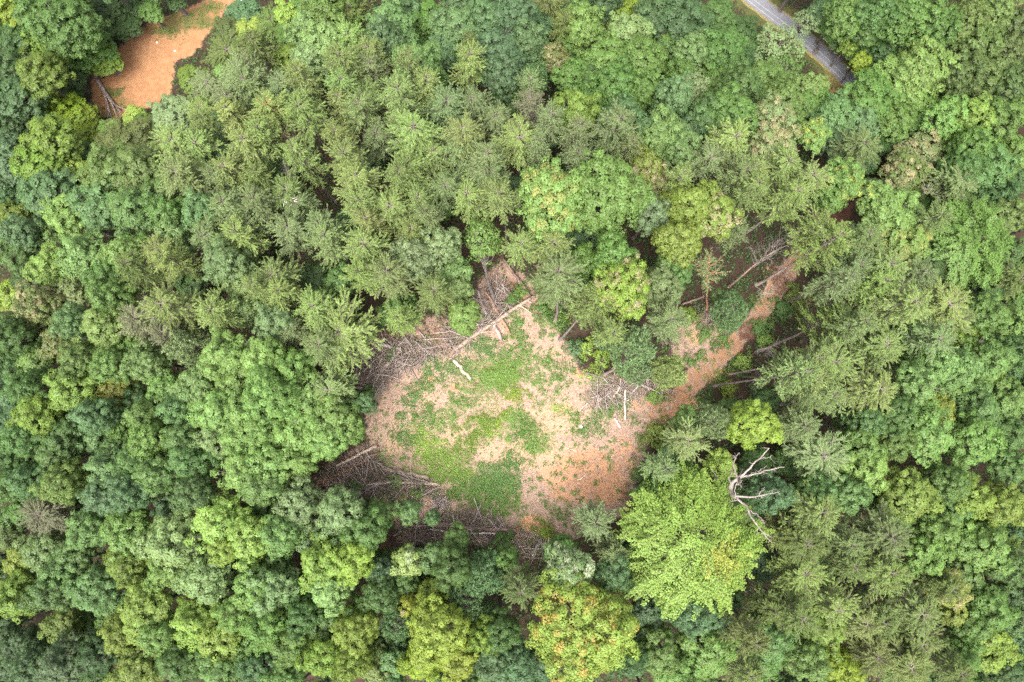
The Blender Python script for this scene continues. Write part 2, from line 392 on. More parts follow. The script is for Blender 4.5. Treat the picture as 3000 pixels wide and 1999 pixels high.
def make_broadleaf(seed, R, H, c, nclump, per, lsize, rc0=0.30, flat=0.75, limbs=9, open_=0.0, low=-0.38, rough=0.0):
    r = np.random.default_rng(seed); zc = H - c
    # lobed crown outline
    ph = r.uniform(0, 6.28, 6); 
    def lobes(d):
        az = np.arctan2(d[:, 1], d[:, 0])
        return 1 + 0.13 * np.sin(az * 3 + ph[0]) + 0.10 * np.sin(az * 5 + ph[1] + d[:, 2] * 3) + 0.08 * np.sin(d[:, 2] * 6 + ph[2] + az * 2)
    k = np.arange(nclump) + 0.5
    zz = 1 - (1 - low) * k / nclump; th = k * 2.39996 + ph[3]
    D = np.stack([np.cos(th) * np.sqrt(1 - zz ** 2), np.sin(th) * np.sqrt(1 - zz ** 2), zz], 1)
    D += r.normal(0, 0.14, D.shape); D /= np.linalg.norm(D, axis=1, keepdims=True)
    rad = lobes(D) * r.uniform(0.68, 1.0, nclump) * (1 + rough * r.normal(0, 0.6, nclump))
    inner = r.random(nclump) < 0.22; rad[inner] *= r.uniform(0.5, 0.8, inner.sum())
    keep = r.random(nclump) > open_
    D, rad = D[keep], rad[keep]; n = len(D)
    rc = R * rc0 * r.uniform(0.65, 1.25, n)
    Cc = D * rad[:, None] * np.array([R - R * rc0 * 0.6, R - R * rc0 * 0.6, c - R * rc0 * 0.4]) + np.array([0, 0, zc])
    cnt = np.maximum(12, (per * (rc / (R * rc0)) ** 2).astype(int))
    idx = np.repeat(np.arange(n), cnt); m = len(idx)
    out = D[idx] * 0.45 + np.array([0, 0, 0.5])
    d = rdir(r, m) + out; d /= np.linalg.norm(d, axis=1, keepdims=True)
    q = rc[idx] * r.uniform(0.5, 1.08, m) ** 0.6
    P = Cc[idx] + d * q[:, None] * np.array([1, 1, flat])
    Nn = d * 0.75 + D[idx] * 0.35 + np.array([0, 0, 0.45]) + rdir(r, m) * 0.38
    A = d + rdir(r, m) * 0.6 - np.array([0, 0, 0.35])
    L = lsize * r.uniform(0.7, 1.35, m)
    V, F = leaves(P, Nn, A, L, L * r.uniform(0.5, 0.72, m))
    spray = r.random(n)
    crown = crown_mesh(name_ := 'crown_%d' % seed, V, F, r.random(m), np.clip(spray[idx] + r.normal(0, 0.05, m), 0, 1))
    # trunk and limbs
    T = Tubes(); r0 = 0.055 * R + 0.12
    zs = np.linspace(0, zc + c * 0.35, 8); wob = np.cumsum(r.normal(0, 0.09, (8, 2)), 0)
    tp = np.c_[wob, zs - 0.25 * (zs == 0)]
    T.add(tp, np.linspace(r0, r0 * 0.35, 8) * np.r_[1.35, np.ones(7)], 8)
    for j in r.choice(n, min(limbs, n), replace=False):
        a = 0.45 + 0.4 * r.random(); s = np.array([np.interp(a * zs[-1], zs, tp[:, 0]), np.interp(a * zs[-1], zs, tp[:, 1]), a * zs[-1]])
        e = Cc[j]; mid = (s + e) / 2 + np.array([0, 0, -0.12 * np.linalg.norm(e - s)]) + r.normal(0, 0.15, 3)
        T.add([s, (s + mid) / 2, mid, (mid + e) / 2, e], np.linspace(r0 * 0.45, r0 * 0.1, 5), 5)
    return dict(crown=crown, trunk=T.mesh('trunk_%d' % seed), R=R, H=H, hc=zc + c * 0.25, leafmat=M_LEAF, barkmat=M_BARK)

def make_frond_tree(seed, R, H, c, nsp, per, lsize):
    """layered crown: flat drooping sprays that radiate from the centre"""
    r = np.random.default_rng(seed); zc = H - c
    k = np.arange(nsp) + 0.5; zz = 1 - 1.25 * k / nsp; th = k * 2.39996
    D = np.stack([np.cos(th) * np.sqrt(np.clip(1 - zz ** 2, 0, 1)), np.sin(th) * np.sqrt(np.clip(1 - zz ** 2, 0, 1)), zz], 1) + r.normal(0, 0.09, (nsp, 3))
    D /= np.linalg.norm(D, axis=1, keepdims=True)
    az = np.arctan2(D[:, 1], D[:, 0])
    rad = r.uniform(0.62, 1.0, nsp) * (1 + 0.09 * np.sin(az * 5 + 1) + 0.06 * np.sin(az * 9))
    C0 = D * rad[:, None] * np.array([R * 0.9, R * 0.9, c * 0.92]) + np.array([0, 0, zc])
    ax = np.c_[D[:, :2], np.full(nsp, 0)] ; ax += r.normal(0, 0.42, ax.shape) * np.array([1, 1, 0.2]); ax[:, 2] -= 0.30 * (1 - D[:, 2])
    ax /= np.linalg.norm(ax, axis=1, keepdims=True)
    up = np.array([0, 0, 1.0]) + D * 0.45; up -= ax * (up * ax).sum(1, keepdims=True); up /= np.linalg.norm(up, axis=1, keepdims=True)
    sd_ = np.cross(up, ax); Ls = R * r.uniform(0.19, 0.33, nsp)
    idx = np.repeat(np.arange(nsp), per); m = len(idx)
    a = r.uniform(-0.5, 1.0, m); wd = 0.30 * (1 - 0.8 * np.clip(a, 0, 1)) * r.uniform(-1, 1, m)
    P = C0[idx] + ax[idx] * (a * Ls[idx])[:, None] + sd_[idx] * (wd * Ls[idx])[:, None] + up[idx] * (r.normal(0, 0.10, m) - 0.22 * np.clip(a, 0, 1) ** 2)[:, None] * Ls[idx][:, None]
    A = ax[idx] + sd_[idx] * np.sign(wd)[:, None] * 0.7 + rdir(r, m) * 0.3
    Nn = up[idx] + ax[idx] * 0.25 + rdir(r, m) * 0.3
    L = lsize * r.uniform(0.7, 1.3, m)
    V, F = leaves(P, Nn, A, L, L * 0.62)
    sp = r.random(nsp)
    # one patch of the crown turns yellow first
    patch = np.hypot(C0[:, 0] - R * 0.32, C0[:, 1] + R * 0.12) / R
    sp = np.where((patch < 0.26) & (D[:, 2] > 0.2), sp * 0.2, 0.3 + 0.7 * sp)
    crown = crown_mesh('crown_%d' % seed, V, F, r.random(m), np.clip(sp[idx] + r.normal(0, .04, m), 0, 1))
    T = Tubes(); zs = np.linspace(-0.3, zc + c * 0.5, 7); T.add(np.c_[np.zeros(7), np.zeros(7), zs], np.linspace(0.5, 0.14, 7), 9)
    for j in range(0, nsp, 9):
        s = np.array([0, 0, zc - c * 0.3 + 0.5 * c * r.random()]); e = C0[j]
        mid = (s + e) / 2 + np.array([0, 0, 0.3]); T.add([s, mid, e], [0.16, 0.09, 0.03], 5)
    return dict(crown=crown, trunk=T.mesh('trunk_%d' % seed), R=R, H=H, hc=zc + c * 0.25, leafmat=M_LEAF, barkmat=M_BARK)

def make_pine(seed, R, H, c, nbr=42, tw=9, blades=9, bl=0.5, dens=1.0, dome=0.75):
    """feathery pine: whorled limbs, side twigs, fans of needles; dead twigs lower down"""
    r = np.random.default_rng(seed); T = Tubes(); r0 = 0.13 + 0.03 * R
    zs = np.linspace(0, H * 0.985, 10); wob = np.cumsum(r.normal(0, 0.07, (10, 2)), 0)
    tp = np.c_[wob, zs]; tp[0, 2] = -0.25
    T.add(tp, np.linspace(r0, 0.03, 10) * np.r_[1.3, np.ones(9)], 7)
    def tr(z): return np.array([np.interp(z, zs, tp[:, 0]), np.interp(z, zs, tp[:, 1]), z])
    PP, NN, AA, LL, SP = [], [], [], [], []
    base = H - 2 * c
    for b in range(nbr):
        f = (b + 0.5) / nbr                                   # 0 bottom of the crown .. 1 top
        z = base + (H - base) * (0.12 + 0.86 * f ** 0.85)
        prof = (np.sin(math.pi * (0.22 + 0.78 * f) ** 1.0) ** dome) if f < 0.98 else 0.2
        ln = R * max(0.22, prof) * r.uniform(0.55, 1.15); azm = b * 2.4 + r.uniform(-0.7, 0.7)
        rise = -0.12 + 0.75 * f + r.normal(0, 0.12)
        dr = np.array([math.cos(azm), math.sin(azm), 0.0])
        s = tr(min(z, H * 0.97)); tt = np.linspace(0, 1, 5)
        bend = r.normal(0, 0.10) * np.array([-dr[1], dr[0], 0])
        line = s + np.outer(tt * ln, dr) + np.outer(tt ** 2 * ln, bend) + np.outer((tt * rise + 0.18 * tt ** 2) * ln, [0, 0, 1.0])
        T.add(line, np.linspace(r0 * 0.30, 0.018, 5), 4, False)
        spv = r.random()
        for k in range(tw):
            a = 0.10 + 0.90 * (k + r.random() * 0.8) / tw
            if a > 1: a = 1.0
            p = np.array([np.interp(a, tt, line[:, q]) for q in range(3)])
            side = 1 if k % 2 else -1
            td = dr * r.uniform(0.65, 1.1) + side * np.array([-dr[1], dr[0], 0]) * r.uniform(0.15, 0.95) * (1.2 - a * 0.65) + r.normal(0, 0.09, 3) + np.array([0, 0, r.uniform(0.0, 0.6) + 0.5 * max(0, 0.45 - a)])
            td /= np.linalg.norm(td); tl = r.uniform(0.55, 1.1) * (R / 2.9) ** 0.4
            e = p + td * tl
            T.add([p, p + td * tl * 0.6], [0.024, 0.012], 3, False)
            nb = max(6, int(blades * dens * r.uniform(0.8, 1.2)))
            sdv = np.cross(td, [0, 0, 1.0]); sdv /= np.linalg.norm(sdv) + 1e-6; upv = np.cross(sdv, td)
            ro = r.uniform(-2.0, 2.0, nb)                          # needles stand round the twig, mostly on its upper side
            ad = td * 1.0 + (np.outer(np.sin(ro), sdv) + np.outer(np.cos(ro), upv)) * r.uniform(0.27, 0.72, nb)[:, None]
            pos = p + np.outer(r.uniform(0.1, 1.0, nb), td * tl)
            LLk = bl * r.uniform(0.7, 1.2, nb); ad = ad / np.linalg.norm(ad, axis=1, keepdims=True)
            PP.append(pos + ad * LLk[:, None] * 0.45); AA.append(ad); NN.append(upv + dr * 0.3 + rdir(r, nb) * 0.5); LL.append(LLk)
            SP.append(np.full(nb, np.clip(spv * 0.35 + 0.65 * r.random(), 0, 1)))
    for b in range(16):                                        # bare dead twigs under the crown
        z = base + (H - base) * r.uniform(-0.35, 0.35); azm = r.uniform(0, 6.28); ln = R * r.uniform(0.3, 0.75)
        s = tr(max(z, 1)); e = s + np.array([math.cos(azm), math.sin(azm), r.uniform(-0.3, 0.25)]) * ln
        mid = (s + e) / 2 + r.normal(0, 0.1, 3); T.add([s, mid, e], [0.03, 0.02, 0.008], 3, False)
        for q in range(2):
            e2 = mid + (e - s) * 0.35 + r.normal(0, 0.25, 3); T.add([mid, e2], [0.015, 0.006], 3, False)
    P = np.concatenate(PP); m = len(P); L = np.concatenate(LL)
    V, F = leaves(P, np.concatenate(NN), np.concatenate(AA), L, np.clip(L * 0.2, 0.05, 0.085) * r.uniform(0.8, 1.2, m), 0.05)
    crown = crown_mesh('crown_%d' % seed, V, F, r.random(m), np.concatenate(SP))
    return dict(crown=crown, trunk=T.mesh('trunk_%d' % seed), R=R, H=H, hc=H - c * 0.95, leafmat=M_NEEDLE, barkmat=M_PINEBARK)

def make_tuft_pine(seed, R, H, c, ntuft, per, bl):
    """soft round pine: a cloud of needle tufts"""
    r = np.random.default_rng(seed); zc = H - c
    D = rdir(r, ntuft * 2); D = D[D[:, 2] > -0.5][:ntuft]; n = len(D)
    az = np.arctan2(D[:, 1], D[:, 0]); rad = r.uniform(0.45, 1.0, n) ** 0.6 * (1 + 0.12 * np.sin(az * 4 + 1) + 0.1 * np.sin(D[:, 2] * 5 + az))
    Cc = D * rad[:, None] * np.array([R, R, c]) * 0.92 + np.array([0, 0, zc])
    idx = np.repeat(np.arange(n), per); m = len(idx)
    d = rdir(r, m) + D[idx] * 0.3 + np.array([0, 0, 0.55]); d /= np.linalg.norm(d, axis=1, keepdims=True)
    L = bl * r.uniform(0.7, 1.2, m)
    V, F = leaves(Cc[idx] + d * L[:, None] * 0.5, rdir(r, m) + np.array([0, 0, 0.5]), d, L, L * 0.2, 0.05)
    sp = r.random(n)
    crown = crown_mesh('crown_%d' % seed, V, F, r.random(m), sp[idx])
    T = Tubes(); zs = np.linspace(-0.25, H * 0.95, 8); wob = np.cumsum(r.normal(0, 0.08, (8, 2)), 0)
    T.add(np.c_[wob, zs], np.linspace(0.24, 0.03, 8), 7)
    for j in range(0, n, max(1, n // 40)):
        z = np.clip(Cc[j, 2] - 0.4 * np.hypot(*Cc[j, :2]), 1, H * 0.9); s = np.array([np.interp(z, zs, wob[:, 0]), np.interp(z, zs, wob[:, 1]), z])
        T.add([s, (s + Cc[j]) / 2 + r.normal(0, 0.1, 3), Cc[j]], [0.06, 0.035, 0.012], 4, False)
    return dict(crown=crown, trunk=T.mesh('trunk_%d' % seed), R=R, H=H, hc=zc + c * 0.2, leafmat=M_NEEDLE, barkmat=M_PINEBARK)

PROTO = {
 'oS': [make_broadleaf(100 + i, 2.3, 15, 3.6, 105, 44, 0.27, 0.215) for i in range(5)],
 'oM': [make_broadleaf(120 + i, 3.3, 20, 5.2, 200, 46, 0.28, 0.165) for i in range(7)],
 'oL': [make_broadleaf(140 + i, 4.8, 23, 6.4, 360, 46, 0.29, 0.128, limbs=14) for i in range(4)],
 'oX': [make_broadleaf(160 + i, 7.4, 26, 7.4, 640, 52, 0.32, 0.105, limbs=24) for i in range(2)],
 'a':  [make_broadleaf(170 + i, 3.0, 17, 5.0, 110, 20, 0.28, 0.18, limbs=26, open_=0.25) for i in range(2)],
 'd':  [make_broadleaf(180 + i, 1.6, 1.7, 0.85, 34, 36, 0.21, 0.27, limbs=8, low=-0.1, open_=0.3, rough=0.55) for i in range(4)],
 'l':  [make_frond_tree(190, 9.3, 25, 8.4, 430, 125, 0.245), make_frond_tree(191, 5.6, 22, 7.6, 230, 105, 0.235)],
 'p':  [make_pine(200 + i, 2.9, 21, [5.4, 4.6, 6.0, 5.0, 5.6, 4.8][i], 52, 12, 18, 0.34) for i in range(6)],
 'pL': [make_pine(210 + i, 4.4, 21, 4.4, 64, 16, 18, 0.40, dome=0.6) for i in range(2)],
 'pT': [make_pine(220 + i, 2.9, 19, 4.0, 30, 6, 10, 0.36) for i in range(2)],
 's':  [make_tuft_pine(230 + i, 2.9, 18, 3.9, 560, 14, 0.42) for i in range(3)],
}

# leaf colours (appearance under even light), turned to albedo
PAL = {'B': (88,120,74), 'D': (70,99,44), 'M': (102,140,52), 'L': (134,168,72), 'Y': (138,158,46), 'X': (158,186,78), 'O': (122,130,60),
       'W': (146,166,104), 'T': (110,146,80), 'P': (138,158,84), 'Q': (132,148,88), 'R': (112,128,62), 'G': (158,160,54), 'K': (126,122,90)}
ALB = 0.74
_mean = np.array([104.0, 134.0, 84.0])
for _k in PAL:
    _c = np.array(PAL[_k], float); _f = 0.08 if _k in 'XYGPR' else 0.25
    _c = _c * (1 - _f) + _mean * _f; _g = _c.mean(); PAL[_k] = tuple(_g + (_c - _g) * (0.96 if _k in 'XYGPR' else 0.9))
def leafcol(keys, r):
    c = np.mean([srgb(PAL[k]) for k in keys], 0) * ALB
    c = c * (1 + r.normal(0, 0.07)) * (1 + r.normal(0, 0.035, 3))
    return tuple(np.clip(c, 0.01, 0.7))
COLWORD = {'B': 'dark blue-green', 'D': 'dark green', 'M': 'mid-green', 'L': 'light green', 'Y': 'yellow-green', 'X': 'bright lime green', 'O': 'olive green',
           'W': 'pale whitish-green', 'T': 'soft bluish-green', 'P': 'pale yellow-green', 'Q': 'greyish green', 'R': 'dull dark green', 'G': 'golden green', 'K': 'brownish grey'}

# ------------------------------------------------------------------ where each tree stands: tile origin, then "x y r kind colours" in tile units (2.24 per photo pixel)
TILES = [
((0, 0), """
90 60 150 o Y;250 110 140 o M;420 150 190 o DM;640 150 150 o D;340 250 130 o YM;110 260 160 o D;560 300 150 o M;670 390 115 o YM;60 440 130 o D;260 480 150 o YD;430 480 120 o D;450 620 90 o D;360 600 90 o D
720 30 110 o D;815 160 95 o D;990 70 80 o M;1150 0 60 o D;900 30 80 o D
90 650 170 o BD;50 840 120 o D;400 740 150 o Y;550 760 90 o Y;330 920 170 o YM;540 880 90 o Y;260 1080 170 o YM;60 1060 150 o B;520 1140 90 o X;540 1000 90 o T;850 960 200 o O;720 1120 170 o OM;940 1120 160 o OM;720 860 85 o L;890 770 80 o X;1130 760 150 o W;960 850 100 o M
1250 510 85 o MY;1490 350 150 p R;1640 210 100 o X;1490 190 95 o DO;1600 90 110 o B;1380 580 130 p Q;1500 480 90 o L;1640 540 140 p Q;1340 740 110 p P;1560 800 110 p P;1190 1000 150 p P;1340 990 120 p P;1300 1180 150 p PQ;1100 930 90 o O;1640 1000 130 p P;1600 1160 120 p P;1320 850 90 p P;1480 650 100 p Q;1450 1180 90 p Q
300 1270 170 o BT;430 1410 140 o L;640 1340 170 o T;880 1390 160 o MT;1060 1260 110 o M;1110 1400 120 o ML;1330 1390 130 o T;1560 1340 120 p Q;1410 1480 110 p PQ;1640 1450 100 p Q;100 1420 100 o YD;30 1280 120 o D;820 1250 100 o BT;60 940 90 o B;180 1180 90 o B
"""),
((700, 0), """
220 150 110 p R;330 90 90 o X;600 60 190 o MO;440 200 120 o LW;560 280 150 o LW;480 420 130 o W;330 380 100 o YM;780 90 130 p R;150 320 110 p R;420 60 110 o M
750 250 120 p P;870 360 120 p P;700 480 120 p P;880 530 110 p Q;1000 480 80 p QR;1000 160 160 o T;950 250 120 o BT;1240 120 110 o M;1080 60 110 o T;1430 180 150 o T;1620 130 150 o BT;1340 330 110 o BT;1680 330 160 o B;1720 480 130 o B;1560 260 110 o BT;1180 420 150 o LT;1280 540 90 o LT;1120 560 90 p P
1470 500 120 p P;1500 390 70 p R;110 560 130 p Q;340 580 110 p Q;460 640 110 p P;620 640 110 p P;460 790 130 p P;850 640 120 p P;860 760 120 p PQ;720 760 100 p P;1060 700 140 p P;1180 620 110 p P;1380 700 140 p Q;1600 700 120 p Q;1500 860 120 p P
680 920 100 p P;880 940 120 p Q;1180 920 170 p P;1420 1020 140 p Q;1250 1060 120 p P;180 950 110 p P;690 1080 130 p P;490 1130 120 p P;1000 1130 100 p P;740 1270 140 p P;1180 1210 140 p P;1620 1110 130 p Q;1400 1170 120 p Q;1560 1310 120 p P;980 1370 160 p P;340 1300 120 p P;400 1420 120 p Q;140 1360 120 p Q;600 1480 110 p Q;840 1480 120 p P;1230 1330 100 p P;170 1130 90 p P;1080 820 90 p PQ;1330 1420 90 p Q;1600 1450 80 a L
"""),
((1400, 0), """
220 110 150 o B;330 260 120 o BT;180 420 140 o B;420 180 90 o B;310 400 90 o BT;500 380 100 o O tan;560 220 90 p R;690 160 140 o L;620 290 100 o M;980 230 150 o LW;860 400 170 o ML;1080 400 150 o LM;900 560 150 o M;1080 570 120 o M;760 520 110 o MD
600 40 120 o D;480 40 110 p R;740 30 110 o M;930 40 110 o Y;1180 100 150 o BD;1350 140 170 o DB;1560 120 150 o DM;1300 20 100 o YM;1700 200 120 o D;1400 330 120 o TL;1600 330 150 o MD;1560 520 110 o M;1730 560 130 o DM;1320 480 90 o M;1230 300 110 o M;1720 400 100 o D
410 530 90 s T;620 500 110 o M;640 740 150 o LY;420 760 100 p K;320 620 100 p Q;190 800 120 p Q;280 950 160 p P;830 900 150 p Q;640 930 100 p Q;930 1010 80 p Q;950 800 160 o TB;1200 860 150 o TL;1290 620 130 o T;1160 650 100 o T;1400 570 100 o W;1480 660 100 o M;1330 960 130 o LT;1530 760 140 o BM;1660 740 150 o M;1400 840 100 o B;760 680 100 o M
1600 960 160 p P;1450 1060 120 p Q;80 1130 140 p Q;60 1330 100 p P;1100 1120 140 o OY tan;1170 1220 90 o O tan;500 1300 250 o L gold;850 1250 250 o L;1140 1400 120 o WB;1400 1350 160 o OY;1560 1420 150 o OY tan;1300 1180 90 p P;1620 1200 120 p Q;200 1360 120 p P;1750 1250 100 p P;430 900 110 p Q;1560 1080 90 p Q;1330 1480 110 o MD;1740 1080 100 p Q;700 1030 100 p Q;440 1060 90 p Q
"""),
((2200, 0), """
180 320 170 a W;360 150 90 a W;230 430 120 a M;90 500 110 o ML;420 570 90 o L;220 650 140 o MO;130 770 140 o OW tan;150 960 160 o OW tan;420 880 100 o L yel;560 760 130 o T;700 820 130 o T;420 680 110 o M;10 300 110 o D;700 990 130 p QR;850 930 100 o D
640 100 130 o M;830 60 120 o MD;620 240 110 o D;800 180 110 o DM;970 120 130 o M;1150 80 140 o M;1000 260 110 o D;1250 180 130 o M;1420 130 120 o OM;1600 80 130 o OM;1740 150 120 o OD;1500 280 140 o OM;1680 330 130 o OD;725 400 60 o Y;500 60 100 o DB;880 330 80 o D;650 300 60 o YM
1150 420 180 o L;980 540 190 o L;800 640 170 o M;1080 640 150 o ML;1130 780 130 o M;960 790 120 o M;1300 760 130 o ML;1460 750 120 o LY;1400 470 130 o OD;1560 500 150 o OD;1720 560 120 o OD;1650 780 140 o M;1770 720 100 o DM;1500 640 110 o D;1340 620 100 o D;540 700 80 o M
1130 1010 150 o OW tan;1320 940 100 o O tan;1020 1130 140 o OM tan;1450 960 120 o M;1560 1080 150 o MB;1720 1000 130 o M;1400 1100 120 o MD;1730 1150 110 o D;620 1180 140 o LM yel;520 1310 90 o LM;340 1180 140 p P;190 1160 130 p P;60 1250 110 p P;160 1400 130 p P;380 1480 140 p P;1300 1260 140 p Q;920 1390 180 o L;1160 1440 100 p QR;1700 1400 120 o OM;1640 1290 120 o D;740 1060 90 o D;1000 1260 110 o MD;1190 1180 90 o D;800 1240 80 o D;1480 1260 100 o MD
"""),
((0, 650), """
100 200 140 o DM;330 290 130 o LX;190 380 100 o D;40 470 100 o XY;230 520 120 o O tan;180 650 110 o O tan;370 600 100 o OM;500 460 100 o WO;560 220 150 o LT;820 220 130 o L;720 360 130 o M;920 160 100 o M;720 490 130 o M;1080 300 140 p P;1240 300 100 p P;880 400 120 p R;1130 100 120 o MW;120 70 120 o BT;300 80 100 o LT
1430 90 120 p Q;1620 110 130 p P;1480 270 150 o LW;1600 400 110 o LW;1700 480 110 p P;1180 540 160 p P;1420 590 130 p P;1600 570 110 o LW;960 680 130 p K;1060 800 100 p K;1190 790 130 s W;690 700 150 o L;490 660 120 o T;820 640 100 o ML;60 760 130 o MD;190 800 110 o D;380 800 110 o O;240 900 110 o ML;60 960 120 o D;520 900 120 o MO;730 940 120 o LT;950 920 130 o LT;620 800 100 o L;880 820 100 o L
480 1090 150 o MX;180 1090 120 o MD;760 1090 110 o GO;1080 1080 110 o LM;250 1270 140 o MY;120 1240 110 o BD;30 1150 110 o B;620 1270 120 o BT;590 1420 110 o T;760 1300 110 o TL;960 1270 120 o ML;1180 1230 120 o T;980 1420 130 o LM;1230 1430 130 o TM;800 1450 110 o M;400 1420 130 o MD;140 1420 130 o DM;320 1360 100 o MD;900 1150 80 o D
1480 880 160 o L;1300 1080 150 o LT;1560 1020 170 o L;1450 1250 170 o L;1620 1240 150 o L;1420 1420 130 o LW;1600 1430 140 o L;1160 1110 90 o LT;60 1340 100 o BD
"""),
((700, 650), """
230 650 130 o WT;250 310 140 p P;380 110 130 p Q;600 130 140 p PQ;800 180 140 p P;880 60 100 p P;150 470 100 p P;460 540 120 p P;980 420 140 p PQ;1150 230 150 o WT;1320 150 130 o W;1420 330 110 o WL;1440 430 80 o WL;670 370 100 o MD;780 690 230 p P;560 840 120 p PQ;680 1060 140 p PW;390 800 100 p Q;1240 500 120 p P;1140 570 100 p P;1480 620 110 o L;1600 120 120 a L;830 330 110 p P;1100 40 90 p P
150 900 150 o L;350 950 130 o LM;200 1150 190 o L;420 1200 180 o L;620 1290 150 o L;120 1350 150 o L;330 1400 180 o L;560 1420 140 o L;720 1360 100 o ML;700 1180 100 o MD;820 1190 70 o BT
"""),
((1400, 650), """
240 160 110 p P;430 150 130 p P;960 430 190 o LY tan;1200 420 140 o WO;1250 660 120 p Q;860 660 100 p P;1250 960 120 s P;1080 1000 100 s W;1330 130 150 o OY;1290 270 110 o TM;1310 370 80 o TM;1700 110 90 p Q;1720 590 120 s T;1640 530 90 o MD;1530 1280 120 s WQ;1380 1300 90 o M;700 260 110 o ML;900 220 130 o ML
"""),
((2200, 650), """
30 1330 150 o XY;680 150 120 p QR;640 280 120 p Q;840 280 130 p PQ;700 430 150 p P;500 420 120 p Q;920 560 160 p P;1230 530 160 p P;1050 400 100 p Q;650 700 110 p PQ;820 850 150 p P;1180 760 130 p Q;560 950 160 p P;740 1100 150 p P;500 1190 120 p PQ;380 1130 100 p QR;330 1300 120 p Q;400 1460 180 p QW;1340 640 110 p P
990 150 180 o L gold;1430 130 270 l ML;1700 420 130 p R;1540 600 130 o M;1700 700 140 o ML;1720 850 120 o MD;1400 780 110 o YM;1560 900 130 o ML;1090 1060 140 o LT;1230 930 120 o LT;1390 960 130 o LT;1560 1010 110 o LM yel;980 800 110 o D;1690 1160 140 o ML;1480 1220 140 o MT;1220 1220 110 o OY;960 1260 120 o MD;760 1330 120 o BM;1130 1380 180 o ML;1480 1440 160 o ML;1700 1400 130 o DM;720 1470 130 o LM;950 1450 120 o M;1330 1100 110 o M;1780 980 100 o D;1540 480 90 o BD;1080 920 100 o M
"""),
((0, 1299), """
90 120 120 o DM;370 90 120 o MD;200 240 120 o TD;60 280 120 o MD;400 270 130 o LM;330 500 150 p K;180 430 100 o M;30 600 100 o OD;740 160 140 o T;880 120 120 o TM;700 330 140 o TB;850 320 120 o TB;1030 200 120 o TL;1250 120 140 o TM;1270 330 130 o MT;1100 420 90 o DB;580 560 140 o MT;300 720 150 o TL;500 720 120 o TM;430 820 120 o TM;140 760 100 o MY;830 580 150 o LM;830 790 120 o YM;1120 640 180 o LW;1090 820 130 o LM;1440 520 180 o LX;1600 180 160 o L;1480 680 120 o LY;1340 880 170 o LW
180 940 110 o MT;330 960 140 o MD;620 960 150 o MT;80 1010 140 o YM;400 1200 110 o YD;960 1110 170 o YL;800 1240 130 o OY;1040 1260 130 o ML;1300 1160 150 o YL;1450 1290 160 o YL;1240 1290 110 o Y;1560 1120 130 o ML;1660 930 140 o L;1640 1300 120 o M;120 1330 130 o D;420 1440 150 o DB;200 1480 130 o DB;640 1400 130 o D;900 1480 150 o OY;1180 1440 140 o DM;1450 1470 140 o MT;1640 1440 110 o D;40 1200 90 o D;1030 1420 100 o M;540 260 100 o MD
"""),
((700, 1299), """
180 130 150 o L;370 110 120 o L;380 400 150 o TW;660 450 150 o TW;90 620 150 o LX;280 600 130 o TL;480 620 100 o WT;680 610 110 o MT;840 560 140 o M;930 470 100 o MO;560 800 170 o LY;740 760 140 o LY;600 960 130 o LW;200 950 170 o MW;240 800 110 o MT;930 850 90 o B;920 1000 120 o MD;420 1120 120 o MD;190 1200 140 o M;330 1300 140 o M;560 1180 110 o MD;760 1240 150 o YM;780 1110 90 o M;1010 1230 110 s BT;1020 1420 100 o T;560 1400 140 o YM;740 1440 120 o MY;120 1480 130 o DB;900 1480 110 o O
1100 790 110 o XW cream;1280 760 110 o MW;1400 820 130 o MD;1600 900 150 s BT;1500 1040 130 s BT;1620 1120 100 s T;1280 1000 110 o XY;1300 1250 200 o XY;1430 1400 160 o YG;1120 1060 70 o G tan;1190 1430 120 o Y;1620 1260 120 o YM;1660 1430 130 o B;1110 450 80 o T;1270 490 50 o T;1430 620 80 o ML;150 270 130 o LT;1080 920 90 o MD
"""),
((1400, 1299), """
290 930 110 p QR;560 720 110 o M;600 840 160 o WL cream;800 700 100 p Q;900 850 120 o DB;690 1230 330 o XLY orange;1100 1100 110 o B;1260 1080 90 o B;1420 1130 130 o B;1560 1140 90 o B;1180 1370 150 o LM;1500 1350 180 o LM;1330 1500 150 o LM;980 1420 120 o DB;1700 1200 130 p RO;1750 1400 130 p RO;230 1440 140 o B;420 1440 110 o BD;150 1250 120 o MD;60 1370 110 o YM;1170 130 100 p PW;1600 150 100 o X;790 540 120 p QW;1140 330 90 o M;190 760 80 o M;1050 1260 90 o BD;1650 1010 80 o D
"""),
((2200, 1299), """
140 330 130 o B;740 170 150 o L;640 330 130 o TL;440 320 120 o TM;430 520 160 p RP;230 560 120 p R;640 620 120 p QR;830 610 170 p QR;330 680 140 p R;300 850 160 p PR;560 800 120 p R;760 850 150 p PR;940 870 90 o LW;520 1000 150 p PR;260 1050 140 p R;80 1000 110 p R;1030 1030 170 p RP;880 1150 130 p R;700 1170 140 p PR;820 1230 80 o LT;470 1220 170 o MY;110 1290 150 o MT;380 1430 130 o ML;90 1450 110 o M;1080 1240 160 p R;1000 1400 160 p R;740 1420 150 p RO;1240 1450 140 p R
1310 960 120 o OG tan;1330 1110 90 o YO;1450 1200 130 o M;1560 1330 170 o MY;1560 1090 150 o M;1740 1130 120 o MT;1400 880 110 o MT;1150 720 140 o LM;1230 590 140 o ML;1040 340 170 o LY;1290 260 130 o M;1310 440 100 o MT;1430 360 130 o LY;1670 410 140 o YL;1420 600 100 o L;1540 690 150 o ML;1680 610 100 o YM;1560 520 100 o M;1700 140 130 o DM;1690 810 120 o MD;1760 560 90 o BD;1700 980 140 o D;1760 1320 100 o DB;1740 1480 120 o D;600 1480 120 o Y;950 1500 90 o TM;1380 1400 120 o M;1170 900 110 p R;960 480 110 o MD
"""),
]
